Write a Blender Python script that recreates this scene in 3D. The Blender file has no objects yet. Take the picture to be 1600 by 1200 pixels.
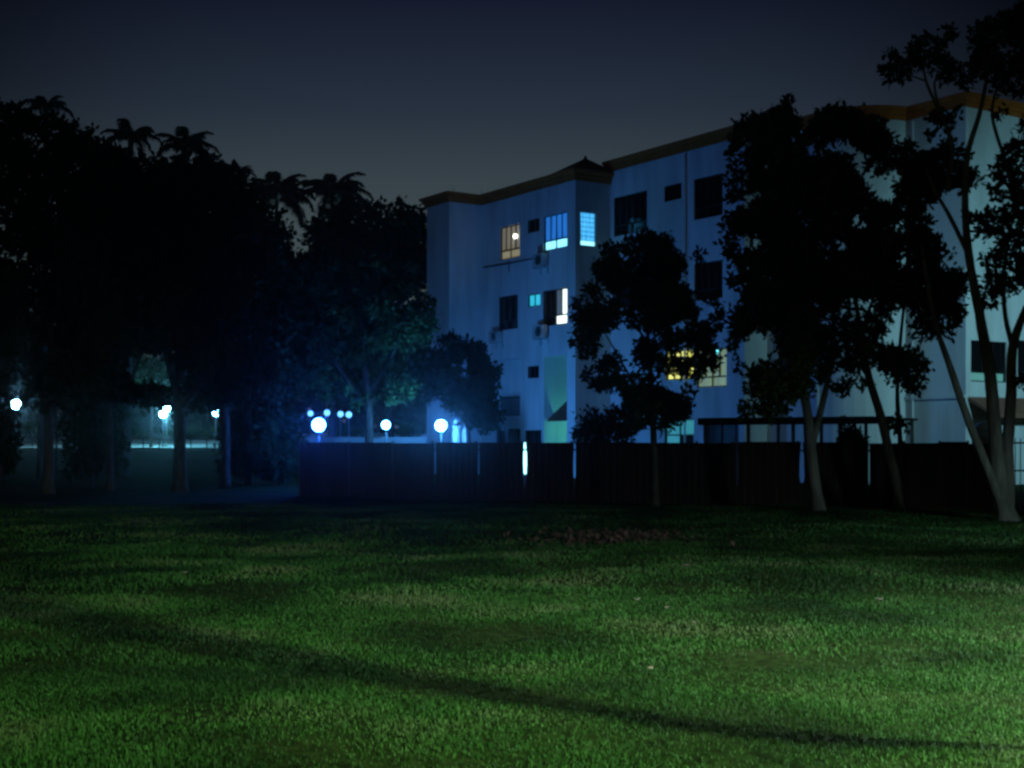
import bpy, bmesh, math, random
import numpy as np
from mathutils import Vector, Matrix

# ------------------------------------------------------------------ camera, sky, lights, exposure
SC = bpy.context.scene
COL = SC.collection
F = 2100.0            # focal length in pixels of a 1600 px wide frame
EYE = 1.6
HOR = 690.0
cam_d = bpy.data.cameras.new('camera')
cam = bpy.data.objects.new('camera', cam_d); COL.objects.link(cam)
cam_d.sensor_width = 36.0
cam_d.lens = 36.0 * F / 1600.0
cam_d.shift_y = (HOR - 600.0) / 1600.0
cam_d.clip_end = 2000.0
cam.location = (0, 0, EYE)
cam.rotation_euler = (math.radians(90), 0, 0)
SC.camera = cam

world = bpy.data.worlds.new('World'); SC.world = world
world.use_nodes = True
wn, wl = world.node_tree.nodes, world.node_tree.links
wn.clear()
w_out = wn.new('ShaderNodeOutputWorld'); w_bg = wn.new('ShaderNodeBackground')
w_tc = wn.new('ShaderNodeTexCoord'); w_sep = wn.new('ShaderNodeSeparateXYZ')
w_rmp = wn.new('ShaderNodeValToRGB')
wl.new(w_tc.outputs['Generated'], w_sep.inputs[0]); wl.new(w_sep.outputs['Z'], w_rmp.inputs[0])
_e = w_rmp.color_ramp.elements
_stops = [(0.0, (.060, .088, .086)), (.17, (.037, .053, .059)), (.24, (.0165, .025, .0405)),
          (.31, (.0066, .0096, .0225)), (.5, (.006, .009, .018)), (1.0, (.004, .006, .013))]
_e[0].position, _e[0].color = _stops[0][0], (*_stops[0][1], 1)
_e[1].position, _e[1].color = _stops[-1][0], (*_stops[-1][1], 1)
for _p, _c in _stops[1:-1]:
    _n = _e.new(_p); _n.color = (*_c, 1)
w_dot = wn.new('ShaderNodeVectorMath'); w_dot.operation = 'DOT_PRODUCT'
_g = Vector((-.02, 1, .10)).normalized(); w_dot.inputs[1].default_value = _g
wl.new(w_tc.outputs['Generated'], w_dot.inputs[0])
w_map = wn.new('ShaderNodeMapRange'); w_map.interpolation_type = 'SMOOTHSTEP'
w_map.inputs['From Min'].default_value = .89; w_map.inputs['From Max'].default_value = 1.0
w_map.inputs['To Min'].default_value = .15; w_map.inputs['To Max'].default_value = 1.25
wl.new(w_dot.outputs['Value'], w_map.inputs['Value'])
wl.new(w_rmp.outputs[0], w_bg.inputs['Color']); wl.new(w_map.outputs[0], w_bg.inputs['Strength'])
wl.new(w_bg.outputs[0], w_out.inputs[0])

sun_d = bpy.data.lights.new('warm_fill_sun', 'SUN'); sun_d.energy = 0.016; sun_d.angle = math.radians(8)  # faint warm fill, added to redden the cornice and grey the walls
sun_d.color = (1.0, .72, .45)
sun = bpy.data.objects.new('warm_fill_sun', sun_d); COL.objects.link(sun)
sun.rotation_euler = (math.radians(48), 0, math.radians(-42))

vs = SC.view_settings
vs.view_transform = 'Standard'; vs.look = 'None'; vs.exposure = 0.0; vs.gamma = 1.0
vs.use_curve_mapping = False
SC.cycles.use_denoising = True
SC.cycles.max_bounces = 4; SC.cycles.diffuse_bounces = 2; SC.cycles.glossy_bounces = 2
SC.cycles.transmission_bounces = 3; SC.cycles.volume_bounces = 0; SC.cycles.transparent_max_bounces = 8
SC.cycles.sample_clamp_indirect = 2.0
SC.cycles.filter_width = 2.8

rng = np.random.default_rng(11)
random.seed(11)

# ------------------------------------------------------------------ helpers
def W(px, py, Y):
    """world point seen at pixel (px, py) of the photograph at depth Y"""
    return Vector(((px - 800) / F * Y, Y, EYE + (HOR - py) / F * Y))

def smooth(a, b, x):
    t = np.clip((x - a) / (b - a), 0, 1)
    return t * t * (3 - 2 * t)

def ground_z(X, Y):
    return 1.0 * smooth(78, 97, Y) + 0.92 * np.clip((Y - 99) / 26.0, 0, 1)

MATS = {}
def mat(name, col, rough=.8, col2=None, scale=6.0, bump=0.0, emit=None, strength=0.0, spec=.3, metal=0.0,
        detail=6.0, stretch=None, lo=.35, hi=.65, objcoord=True):
    if name in MATS: return MATS[name]
    m = bpy.data.materials.new(name); m.use_nodes = True
    n, l = m.node_tree.nodes, m.node_tree.links
    b = n['Principled BSDF']
    b.inputs['Base Color'].default_value = (*col, 1)
    b.inputs['Roughness'].default_value = rough
    b.inputs['Specular IOR Level'].default_value = spec
    b.inputs['Metallic'].default_value = metal
    if emit:
        b.inputs['Emission Color'].default_value = (*emit, 1)
        b.inputs['Emission Strength'].default_value = strength
    if col2 or bump:
        tc = n.new('ShaderNodeNewGeometry')
        src = tc.outputs['Position']
        if stretch:
            mp = n.new('ShaderNodeVectorMath'); mp.operation = 'MULTIPLY'
            mp.inputs[1].default_value = stretch
            l.new(src, mp.inputs[0]); src = mp.outputs[0]
        nz = n.new('ShaderNodeTexNoise'); nz.inputs['Scale'].default_value = scale
        nz.inputs['Detail'].default_value = detail
        l.new(src, nz.inputs['Vector'])
        if col2:
            r = n.new('ShaderNodeValToRGB')
            r.color_ramp.elements[0].color = (*col, 1); r.color_ramp.elements[1].color = (*col2, 1)
            r.color_ramp.elements[0].position = lo; r.color_ramp.elements[1].position = hi
            l.new(nz.outputs['Fac'], r.inputs[0]); l.new(r.outputs[0], b.inputs['Base Color'])
        if bump:
            bp = n.new('ShaderNodeBump'); bp.inputs['Strength'].default_value = bump
            bp.inputs['Distance'].default_value = .03
            l.new(nz.outputs['Fac'], bp.inputs['Height']); l.new(bp.outputs[0], b.inputs['Normal'])
    MATS[name] = m
    return m

def emitter(name, col, strength, vary=0.0, scale=1.5):
    """a thing that gives off light (lamp globe, lit curtain); vary = folds of a lit curtain"""
    if name in MATS: return MATS[name]
    m = bpy.data.materials.new(name); m.use_nodes = True
    n, l = m.node_tree.nodes, m.node_tree.links
    b = n['Principled BSDF']
    b.inputs['Base Color'].default_value = (.5, .5, .5, 1)
    b.inputs['Emission Color'].default_value = (*col, 1)
    b.inputs['Emission Strength'].default_value = strength
    if vary:
        g = n.new('ShaderNodeNewGeometry')
        mp = n.new('ShaderNodeVectorMath'); mp.operation = 'MULTIPLY'; mp.inputs[1].default_value = (7, 7, .5)
        nz = n.new('ShaderNodeTexNoise'); nz.inputs['Scale'].default_value = scale
        mr = n.new('ShaderNodeMapRange')
        mr.inputs['From Min'].default_value = .3; mr.inputs['From Max'].default_value = .7
        mr.inputs['To Min'].default_value = strength * (1 - vary); mr.inputs['To Max'].default_value = strength * (1 + vary)
        l.new(g.outputs['Position'], mp.inputs[0]); l.new(mp.outputs[0], nz.inputs['Vector'])
        l.new(nz.outputs['Fac'], mr.inputs['Value']); l.new(mr.outputs[0], b.inputs['Emission Strength'])
    MATS[name] = m
    return m

def tag(o, label=None, cat=None, group=None, kind=None):
    if label: o['label'] = label
    if cat: o['category'] = cat
    if group: o['group'] = group
    if kind: o['kind'] = kind
    return o

def empty(name, loc, label, cat, group=None, rz=0.0):
    o = bpy.data.objects.new(name, None); COL.objects.link(o)
    o.location = loc; o.rotation_euler = (0, 0, rz); o.empty_display_size = .2
    return tag(o, label, cat, group)

def link_mesh(name, me, m, parent=None):
    o = bpy.data.objects.new(name, me); COL.objects.link(o)
    if m is not None and len(me.materials) == 0: me.materials.append(m)
    if parent is not None:
        o.parent = parent
        PARENT_WORLD.append(o)
    return o
PARENT_WORLD = []     # children whose mesh is in world coordinates: fixed up at the end of each builder

def settle():
    """meshes are written in world coordinates: put each child's frame under its parent"""
    bpy.context.view_layer.update()
    for o in PARENT_WORLD:
        if o.parent.type == 'EMPTY': o.matrix_parent_inverse = o.parent.matrix_world.inverted()
    PARENT_WORLD.clear()
    bpy.context.view_layer.update()

def np_mesh(name, verts, faces_flat, nper):
    """verts (N,3), faces as flat index array with nper corners each"""
    me = bpy.data.meshes.new(name)
    nf = len(faces_flat) // nper
    me.vertices.add(len(verts)); me.vertices.foreach_set('co', np.asarray(verts, np.float32).ravel())
    me.loops.add(len(faces_flat)); me.loops.foreach_set('vertex_index', np.asarray(faces_flat, np.int32))
    me.polygons.add(nf)
    me.polygons.foreach_set('loop_start', np.arange(nf, dtype=np.int32) * nper)
    me.update(calc_edges=True); me.validate()
    return me

class MB:
    """collects shapes in world coordinates into one mesh"""
    def __init__(s): s.v, s.f, s.sm = [], [], False
    def add(s, vs_, fs_):
        o = len(s.v); s.v += [tuple(v) for v in vs_]; s.f += [tuple(i + o for i in f) for f in fs_]
        return s
    def frame_box(s, O, ax, ay, az, lo, hi):
        """box between lo and hi measured along three axes from O"""
        c = []
        for k in range(8):
            a = hi[0] if k & 1 else lo[0]; b = hi[1] if k & 2 else lo[1]; d = hi[2] if k & 4 else lo[2]
            c.append(O + ax * a + ay * b + az * d)
        return s.add(c, [(0, 2, 3, 1), (4, 5, 7, 6), (0, 1, 5, 4), (2, 6, 7, 3), (0, 4, 6, 2), (1, 3, 7, 5)])
    def box(s, x0, x1, y0, y1, z0, z1):
        return s.frame_box(Vector((0, 0, 0)), Vector((1, 0, 0)), Vector((0, 1, 0)), Vector((0, 0, 1)), (x0, y0, z0), (x1, y1, z1))
    def tube(s, pts, radii, n=8, cap=True, wob=0.0):
        pts = [Vector(p) for p in pts]
        rings = []
        for i, p in enumerate(pts):
            t = (pts[min(i + 1, len(pts) - 1)] - pts[max(i - 1, 0)]).normalized()
            a = t.cross(Vector((0, 1, .13))); a = a if a.length > 1e-3 else t.cross(Vector((1, 0, 0)))
            a.normalize(); b = t.cross(a)
            rings.append([p + (a * math.cos(2 * math.pi * k / n) + b * math.sin(2 * math.pi * k / n)) * radii[i] *
                          (1 + (random.uniform(-wob, wob) if wob else 0)) for k in range(n)])
        vs_ = [v for r in rings for v in r]; fs_ = []
        for i in range(len(pts) - 1):
            for k in range(n):
                fs_.append((i * n + k, i * n + (k + 1) % n, (i + 1) * n + (k + 1) % n, (i + 1) * n + k))
        if cap:
            fs_.append(tuple(range(n))[::-1]); fs_.append(tuple((len(pts) - 1) * n + k for k in range(n)))
        return s.add(vs_, fs_)
    def lathe(s, c, prof, n=16):
        vs_ = []; fs_ = []
        for r, z in prof:
            for k in range(n):
                a = 2 * math.pi * k / n
                vs_.append(Vector((c[0] + r * math.cos(a), c[1] + r * math.sin(a), c[2] + z)))
        for i in range(len(prof) - 1):
            for k in range(n):
                fs_.append((i * n + k, i * n + (k + 1) % n, (i + 1) * n + (k + 1) % n, (i + 1) * n + k))
        fs_.append(tuple(range(n))[::-1]); fs_.append(tuple((len(prof) - 1) * n + k for k in range(n)))
        return s.add(vs_, fs_)
    def ball(s, c, r, n=16, m=10, sz=1.0):
        prof = [(r * math.sin(math.pi * i / m) if 0 < i < m else r * .02, -r * sz * math.cos(math.pi * i / m)) for i in range(m + 1)]
        return s.lathe(c, prof, n)
    def build(s, name, m, parent=None, smooth_=False):
        me = bpy.data.meshes.new(name); me.from_pydata([tuple(v) for v in s.v], [], s.f); me.update()
        if smooth_: me.polygons.foreach_set('use_smooth', [True] * len(me.polygons))
        return link_mesh(name, me, m, parent)

def smooth_path(pts, radii, sub=4):
    """Catmull-Rom through points"""
    P = [Vector(p) for p in pts]; out, rr = [], []
    for i in range(len(P) - 1):
        p0, p1, p2, p3 = P[max(i - 1, 0)], P[i], P[i + 1], P[min(i + 2, len(P) - 1)]
        for k in range(sub):
            t = k / sub
            out.append(.5 * ((2 * p1) + (p2 - p0) * t + (2 * p0 - 5 * p1 + 4 * p2 - p3) * t * t + (3 * p1 - p0 - 3 * p2 + p3) * t ** 3))
            rr.append(radii[i] * (1 - t) + radii[i + 1] * t)
    out.append(P[-1]); rr.append(radii[-1])
    return out, rr

# ------------------------------------------------------------------ materials
M_wall = mat('painted_render', (.50, .51, .52), .9, (.72, .74, .75), 1.3, .05, lo=.26, hi=.58, stretch=(1, 1, .16), detail=9)
M_wall_in = mat('porch_paint', (.60, .66, .58), .9, (.66, .70, .62), 1.5)
M_corn = mat('terracotta_cornice', (.40, .10, .016), .8, (.48, .135, .022), 3.0)
M_roof = mat('dark_roof_tile', (.10, .045, .03), .85, (.16, .07, .04), 4.0, .3)
M_frame = mat('dark_window_frame', (.015, .015, .018), .5)
M_glass = mat('dark_glass', (.006, .007, .009), .12, spec=.5)
M_metal = mat('grey_metal', (.30, .31, .32), .5, (.38, .38, .38), 8)
M_ac = mat('air_conditioner_casing', (.42, .42, .42), .6, (.52, .52, .52), 5)
M_acd = mat('fan_grille_black', (.03, .03, .03), .6)
M_bark = mat('grey_bark', (.11, .10, .085), .95, (.27, .25, .22), 7, .8, stretch=(1, 1, .25), lo=.3, hi=.7)
M_barkd = mat('dark_bark', (.07, .055, .04), .95, (.13, .11, .085), 9, .6, stretch=(1, 1, .3))
M_leaf = mat('broad_leaf', (.030, .060, .016), .55, (.060, .105, .028), 1.3, spec=.12)
M_leaf2 = mat('dense_leaf', (.020, .042, .013), .8, (.042, .08, .022), .8, spec=.08)
M_leaf_fleck = mat('lit_fleck_leaf', (.025, .06, .015), .6, (.09, .20, .05), 2.2, spec=.2, lo=.45, hi=.70)  # patchy bright tone paints the lamp-lit flecks into the leaf colour
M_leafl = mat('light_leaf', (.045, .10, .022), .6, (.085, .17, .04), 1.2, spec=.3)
M_frond = mat('palm_frond', (.028, .05, .016), .55, (.05, .08, .026), 1.5)
M_fence = mat('rusty_brown_sheet', (.040, .024, .020), .85, (.075, .040, .031), 2.5, .1, stretch=(1, 1, .3))
M_fpost = mat('fence_post_steel', (.20, .19, .18), .6, (.27, .26, .25), 6)
M_conc = mat('pale_concrete', (.42, .42, .40), .9, (.52, .52, .49), 2.0, .1)
M_path = mat('promenade_paving', (.58, .58, .54), .9, (.68, .68, .63), .6, .05)
M_pole = mat('lamp_pole', (.34, .34, .33), .6, (.40, .40, .39), 6)
M_leafdry = mat('dry_leaf', (.24, .20, .17), .9, (.38, .34, .31), 20)
M_litter = mat('leaf_litter', (.045, .03, .02), .95, (.10, .07, .05), 14)
M_awn = mat('tile_awning', (.20, .085, .06), .8, (.26, .12, .08), 5)
M_pink = mat('pink_gatepost', (.62, .50, .50), .9, (.70, .58, .57), 4)

# ------------------------------------------------------------------ ground
def ground_material():
    m = bpy.data.materials.new('lawn_soil'); m.use_nodes = True
    n, l = m.node_tree.nodes, m.node_tree.links; b = n['Principled BSDF']
    b.inputs['Roughness'].default_value = 1.0; b.inputs['Specular IOR Level'].default_value = .05
    g = n.new('ShaderNodeNewGeometry')
    def noise(sc, det=5):
        z = n.new('ShaderNodeTexNoise'); z.inputs['Scale'].default_value = sc; z.inputs['Detail'].default_value = det
        l.new(g.outputs['Position'], z.inputs['Vector']); return z
    n1 = noise(.55); n2 = noise(9, 8)
    r1 = n.new('ShaderNodeValToRGB'); e = r1.color_ramp.elements
    e[0].position, e[0].color = .36, (.020, .048, .010, 1); e[1].position, e[1].color = .62, (.045, .080, .020, 1)
    k = e.new(.74); k.color = (.10, .10, .045, 1)
    r2 = n.new('ShaderNodeValToRGB'); e = r2.color_ramp.elements
    e[0].position, e[0].color = .3, (.3, .3, .3, 1); e[1].position, e[1].color = .7, (1.1, 1.1, 1.1, 1)
    l.new(n1.outputs['Fac'], r1.inputs[0]); l.new(n2.outputs['Fac'], r2.inputs[0])
    mx = n.new('ShaderNodeMix'); mx.data_type = 'RGBA'; mx.blend_type = 'MULTIPLY'; mx.inputs['Factor'].default_value = 1
    l.new(r1.outputs[0], mx.inputs[6]); l.new(r2.outputs[0], mx.inputs[7]); l.new(mx.outputs[2], b.inputs['Base Color'])
    return m

xs = np.unique(np.concatenate([np.linspace(-380, 380, 39), np.linspace(-30, 30, 61)]))
ys = np.unique(np.concatenate([np.linspace(-60, 5, 8), np.linspace(5, 40, 71), np.linspace(40, 130, 46), np.linspace(130, 420, 13)]))
gx, gy = np.meshgrid(xs, ys)
gz = ground_z(gx, gy) + 0.035 * np.sin(gx * .9 + 1.3 * np.sin(gy * .5)) * np.sin(gy * .7) * (gy < 45) * (gy > -2)
nx, ny = len(xs), len(ys)
idx = np.arange(nx * ny).reshape(ny, nx)
fl = np.stack([idx[:-1, :-1], idx[:-1, 1:], idx[1:, 1:], idx[1:, :-1]], -1).reshape(-1)
g_me = np_mesh('ground', np.stack([gx, gy, gz], -1).reshape(-1, 3), fl, 4)
g_me.polygons.foreach_set('use_smooth', [True] * len(g_me.polygons))
tag(link_mesh('ground', g_me, ground_material()), kind='structure', label='dark green mown lawn running back to the fence and trees')

def lawn_z(x, y):
    return 0.035 * np.sin(x * .9 + 1.3 * np.sin(y * .5)) * np.sin(y * .7)

# paved promenade beyond the trees, rising away from the lawn
p_mb = MB()
for a, b_ in ((99.0, 125.0),):
    for i in range(30):
        x0, x1 = -90 + i * 4.0, -90 + (i + 1) * 4.0
        p_mb.add([(x0, a, 1.0 + .03), (x1, a, 1.03), (x1, b_, 1.95), (x0, b_, 1.95)], [(0, 1, 2, 3)])
tag(p_mb.build('promenade', M_path), kind='structure', label='pale lit paving of the promenade beyond the left trees')
k_mb = MB(); k_mb.box(-90, 30, 98.8, 98.97, .8, 1.15)
tag(k_mb.build('kerb', M_conc), kind='structure')

# ------------------------------------------------------------------ grass blades
def grass():
    def band(y0, y1, dens, h, wd, margin):
        a = .381 * 2 * margin
        area = a * (y1 * y1 - y0 * y0) / 2
        N = int(area * dens)
        y = np.sqrt(rng.uniform(y0 * y0, y1 * y1, N)); x = rng.uniform(-1, 1, N) * y * .381 * margin
        # patchiness: thin worn spots
        pn = (np.sin(x * 1.7 + 2.1 * np.sin(y * .9)) * np.sin(y * 1.3 + 1.7 * np.sin(x * .8)) +
              .6 * np.sin(x * 4.1 + y * 2.3) * np.sin(y * 3.7 - x * 1.9))
        keep = rng.uniform(0, 1, N) < np.clip(.75 + .45 * pn, .16, 1)
        keep &= (np.abs(x) < y * .381 * 1.1) | (rng.uniform(0, 1, N) < .45)     # thinner beyond the frame
        x, y, pn = x[keep], y[keep], pn[keep]; N = len(x)
        z = lawn_z(x, y) + ground_z(x, y)
        hh = h * rng.uniform(.5, 1.25, N) * (1 + .22 * np.clip(pn, -1, 1)); ww = wd * rng.uniform(.6, 1.3, N)
        az = rng.uniform(0, 2 * np.pi, N); ln = rng.uniform(.15, 1.0, N)
        ux, uy = np.cos(az), np.sin(az)
        fa = az + rng.uniform(.9, 2.2, N); sx, sy = np.cos(fa) * ww / 2, np.sin(fa) * ww / 2
        v = np.zeros((N, 5, 3))
        v[:, 0] = np.stack([x - sx, y - sy, z - .004], -1); v[:, 1] = np.stack([x + sx, y + sy, z - .004], -1)
        mx, my = x + ux * hh * ln * .30, y + uy * hh * ln * .30; mz = z + hh * .62
        v[:, 2] = np.stack([mx + sx * .8, my + sy * .8, mz], -1); v[:, 3] = np.stack([mx - sx * .8, my - sy * .8, mz], -1)
        v[:, 4] = np.stack([x + ux * hh * ln, y + uy * hh * ln, z + hh * (1.0 - .25 * ln)], -1)
        o = np.arange(N)[:, None] * 5
        f = np.concatenate([o + np.array([[0, 1, 2]]), o + np.array([[0, 2, 3]]), o + np.array([[3, 2, 4]])], 1)
        return v.reshape(-1, 3), f.reshape(-1), N
    parts = [band(5.6, 9.5, 6400, .025, .0042, 1.9), band(9.5, 14, 2600, .029, .0062, 1.6),
             band(14, 21, 850, .038, .011, 1.45), band(21, 34, 270, .044, .019, 1.4)]
    V, Fc, off = [], [], 0
    for v, f, N in parts:
        V.append(v); Fc.append(f + off); off += len(v)
    me = np_mesh('grass', np.concatenate(V), np.concatenate(Fc), 3)
    m = bpy.data.materials.new('grass_blade'); m.use_nodes = True
    n, l = m.node_tree.nodes, m.node_tree.links; b = n['Principled BSDF']
    b.inputs['Roughness'].default_value = .65; b.inputs['Specular IOR Level'].default_value = .2
    g = n.new('ShaderNodeNewGeometry')
    def noise(sc, det):
        z = n.new('ShaderNodeTexNoise'); z.inputs['Scale'].default_value = sc; z.inputs['Detail'].default_value = det
        l.new(g.outputs['Position'], z.inputs['Vector']); return z
    n1, n2 = noise(.5, 4), noise(18, 2)
    r1 = n.new('ShaderNodeValToRGB'); e = r1.color_ramp.elements
    e[0].position, e[0].color = .38, (.007, .034, .007, 1); e[1].position, e[1].color = .53, (.032, .118, .022, 1)
    k = e.new(.66); k.color = (.090, .148, .060, 1)
    l.new(n1.outputs['Fac'], r1.inputs[0])
    r2 = n.new('ShaderNodeValToRGB'); e = r2.color_ramp.elements
    e[0].position, e[0].color = .34, (.6, .65, .6, 1); e[1].position, e[1].color = .68, (1.3, 1.2, 1.15, 1)
    l.new(n2.outputs['Fac'], r2.inputs[0])
    mx = n.new('ShaderNodeMix'); mx.data_type = 'RGBA'; mx.blend_type = 'MULTIPLY'; mx.inputs['Factor'].default_value = 1
    l.new(r1.outputs[0], mx.inputs[6]); l.new(r2.outputs[0], mx.inputs[7]); l.new(mx.outputs[2], b.inputs['Base Color'])
    tag(link_mesh('grass', me, m), 'short green grass blades covering the whole foreground lawn', 'grass', kind='stuff')
grass()

# ------------------------------------------------------------------ apartment building
A = math.atan2(1400.0, F)
d2 = Vector((math.sin(A), -math.cos(A), 0))       # along the facade, towards the right-hand end
b2 = Vector((math.cos(A), math.sin(A), 0))        # into the building
UP = Vector((0, 0, 1))
def PF(u, D, z): return d2 * u + b2 * D + UP * z
def u_on(px, D):
    Y = D / math.cos(A) * F / (px + 600.0); X = (px - 800) / F * Y
    return d2.x * X + d2.y * Y
def z_on(px, py, D):
    Y = D / math.cos(A) * F / (px + 600.0)
    return EYE + (HOR - py) / F * Y
def right_face(px, u):
    """depth D where the pixel column meets the side wall at u"""
    k = (px - 800) / F
    return u * (d2.x - k * d2.y) / (k * b2.y - b2.x)
def z_side(px, py, u):
    D = right_face(px, u); Y = d2.y * u + b2.y * D
    return EYE + (HOR - py) / F * Y

OV = .30
D0, D1, D2_, D2b, D3 = 33.06 + OV, 34.9 + OV, 36.85 + OV, 38.08 + OV, 40.2 + OV
ZT1, ZT2 = 13.6, 14.15          # cornice tops
ZC1, ZC2 = 13.14, 13.69         # cornice bottoms
uA = u_on(667, D0); uB = u_on(702, D0); uC = u_on(899, D1); uDd = u_on(1163, D2_); uE = u_on(1288, D2b); uG = u_on(1509, D3)
DB = 52.0
arc = []
R = D3 - D2b
for i in range(1, 9):
    t = math.pi / 2 * i / 8
    arc.append((uE + R * 1.0 * math.sin(t), D2b + R * (1 - math.cos(t))))
uF = arc[-1][0]

bld = empty('apartment_building', PF((uA + uG) / 2, 44, 0),
            'long pale four storey apartment block with terracotta cornice behind the fence', 'building')

def wall_u(u0, u1, D, z0, z1, holes, name='wall', m=M_wall, deep=.16):
    """facade wall at depth D with openings (ua, ub, za, zb[, depth])"""
    us = sorted({u0, u1, *[h[0] for h in holes], *[h[1] for h in holes]})
    zs = sorted({z0, z1, *[h[2] for h in holes], *[h[3] for h in holes]})
    mb = MB()
    inside = lambda u, z: any(h[0] < u < h[1] and h[2] < z < h[3] for h in holes)
    for i in range(len(us) - 1):
        for j in range(len(zs) - 1):
            if inside((us[i] + us[i + 1]) / 2, (zs[j] + zs[j + 1]) / 2): continue
            mb.add([PF(us[i], D, zs[j]), PF(us[i + 1], D, zs[j]), PF(us[i + 1], D, zs[j + 1]), PF(us[i], D, zs[j + 1])], [(0, 1, 2, 3)])
    for h in holes:
        ua, ub, za, zb = h[:4]; e = h[4] if len(h) > 4 else deep
        for q in (((ua, za), (ub, za)), ((ub, za), (ub, zb)), ((ub, zb), (ua, zb)), ((ua, zb), (ua, za))):
            (a, c), (b_, dd) = q
            mb.add([PF(a, D, c), PF(b_, D, dd), PF(b_, D + e, dd), PF(a, D + e, c)], [(0, 1, 2, 3)])
    return mb.build(name, m, bld)

def wall_d(u, Da, Db, z0, z1, holes, name='wall', m=M_wall, deep=.16):
    """side wall at u from depth Da to Db"""
    ds = sorted({Da, Db, *[h[0] for h in holes], *[h[1] for h in holes]})
    zs = sorted({z0, z1, *[h[2] for h in holes], *[h[3] for h in holes]})
    mb = MB()
    inside = lambda q, z: any(h[0] < q < h[1] and h[2] < z < h[3] for h in holes)
    for i in range(len(ds) - 1):
        for j in range(len(zs) - 1):
            if inside((ds[i] + ds[i + 1]) / 2, (zs[j] + zs[j + 1]) / 2): continue
            mb.add([PF(u, ds[i], zs[j]), PF(u, ds[i + 1], zs[j]), PF(u, ds[i + 1], zs[j + 1]), PF(u, ds[i], zs[j + 1])], [(0, 1, 2, 3)])
    for h in holes:
        a0, a1, za, zb = h[:4]; e = h[4] if len(h) > 4 else deep
        for q in (((a0, za), (a1, za)), ((a1, za), (a1, zb)), ((a1, zb), (a0, zb)), ((a0, zb), (a0, za))):
            (a, c), (b_, dd) = q
            mb.add([PF(u, a, c), PF(u, b_, dd), PF(u - e, b_, dd), PF(u - e, a, c)], [(0, 1, 2, 3)])
    return mb.build(name, m, bld)

E_warm = emitter('lit_beige_curtain', (.58, .50, .24), .24, .35)
E_warmlow = emitter('lit_lower_pane', (.60, .52, .22), .36, .2)
E_blue = emitter('lit_blue_curtain', (.02, .24, .95), .55, .35)
E_bluelow = emitter('lit_white_blue_pane', (.22, .75, 1.0), 2.0, .2)
E_cyan = emitter('lit_cyan_pane', (.03, .62, .85), .85, .25)
E_white = emitter('lit_white_pane', (.8, 1.0, .92), 1.7, .1)
E_dimg = emitter('lit_dim_grey_pane', (.35, .42, .30), .12, .3)
E_green = emitter('lit_green_curtain', (.42, .60, .24), .34, .35)
E_yellow = emitter('lit_yellow_pane', (.85, .85, .16), 1.1, .3)
E_teal = emitter('lit_teal_pane', (.06, .50, .50), .38, .3)
E_bulb = emitter('bare_bulb', (1.0, .97, .85), 8.0)
E_tube = emitter('cyan_tube', (.10, .85, 1.0), 2.6)
E_block = emitter('lit_glass_block', (.07, .50, 1.0), 1.0, .4, 2.0)

def window_u(ua, ub, za, zb, D, cols, rows, pane, low=None, lowfrac=.27, bars=0, side=False, u_side=None):
    """a framed window set back in its opening. cols panes wide, lower row separate. pane: material or list per column"""
    e = .09
    if side: Q = lambda a, off, z: PF(u_side - off, a, z)      # a runs along depth
    else: Q = lambda a, off, z: PF(a, D + off, z)
    fw = .045
    def slab(mb, a0, a1, z0, z1, o0, o1):
        c = [Q(a, o, z) for z in (z0, z1) for o in (o0, o1) for a in (a0, a1)]
        mb.add(c, [(0, 1, 3, 2), (4, 6, 7, 5), (0, 4, 5, 1), (2, 3, 7, 6), (0, 2, 6, 4), (1, 5, 7, 3)])
    mb = MB()
    slab(mb, ua, ua + fw, za, zb, e - .04, e + .02); slab(mb, ub - fw, ub, za, zb, e - .04, e + .02)
    slab(mb, ua + fw, ub - fw, za, za + fw, e - .04, e + .02); slab(mb, ua + fw, ub - fw, zb - fw, zb, e - .04, e + .02)
    zl = za + (zb - za) * lowfrac if low is not None else za + fw
    wdw = mb.build('window', M_frame, bld)
    if low is not None:
        t = MB(); slab(t, ua + fw, ub - fw, zl - .03, zl + .03, e - .035, e + .015); t.build('transom', M_frame, wdw)
    step = (ub - ua - 2 * fw) / cols
    for c in range(cols):
        a0, a1 = ua + fw + c * step, ua + fw + (c + 1) * step
        pm = pane[c] if isinstance(pane, list) else pane
        t = MB(); slab(t, a0 + .012, a1 - .012, zl + .03 if low is not None else zl, zb - fw, e + .03, e + .04)
        t.build('pane', pm, wdw)
        if c:
            t = MB(); slab(t, a0 - .022, a0 + .022, (zl + .03) if low is not None else zl, zb - fw, e - .03, e + .012); t.build('mullion', M_frame, wdw)
    if low is not None:
        lw = low if isinstance(low, list) else [low, low]
        hs = (ub - ua - 2 * fw) / len(lw)
        for c, lm in enumerate(lw):
            a0, a1 = ua + fw + c * hs, ua + fw + (c + 1) * hs
            t = MB(); slab(t, a0 + .012, a1 - .012, za + fw, zl - .03, e + .03, e + .04); t.build('pane', lm, wdw)
            if c:
                t = MB(); slab(t, a0 - .022, a0 + .022, za + fw, zl - .03, e - .03, e + .012); t.build('mullion', M_frame, wdw)
    return wdw

def rect(x0, x1, y0, y1, D):
    xm = (x0 + x1) / 2
    return (u_on(x0, D), u_on(x1, D), z_on(xm, y1, D), z_on(xm, y0, D))

G = M_glass
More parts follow.
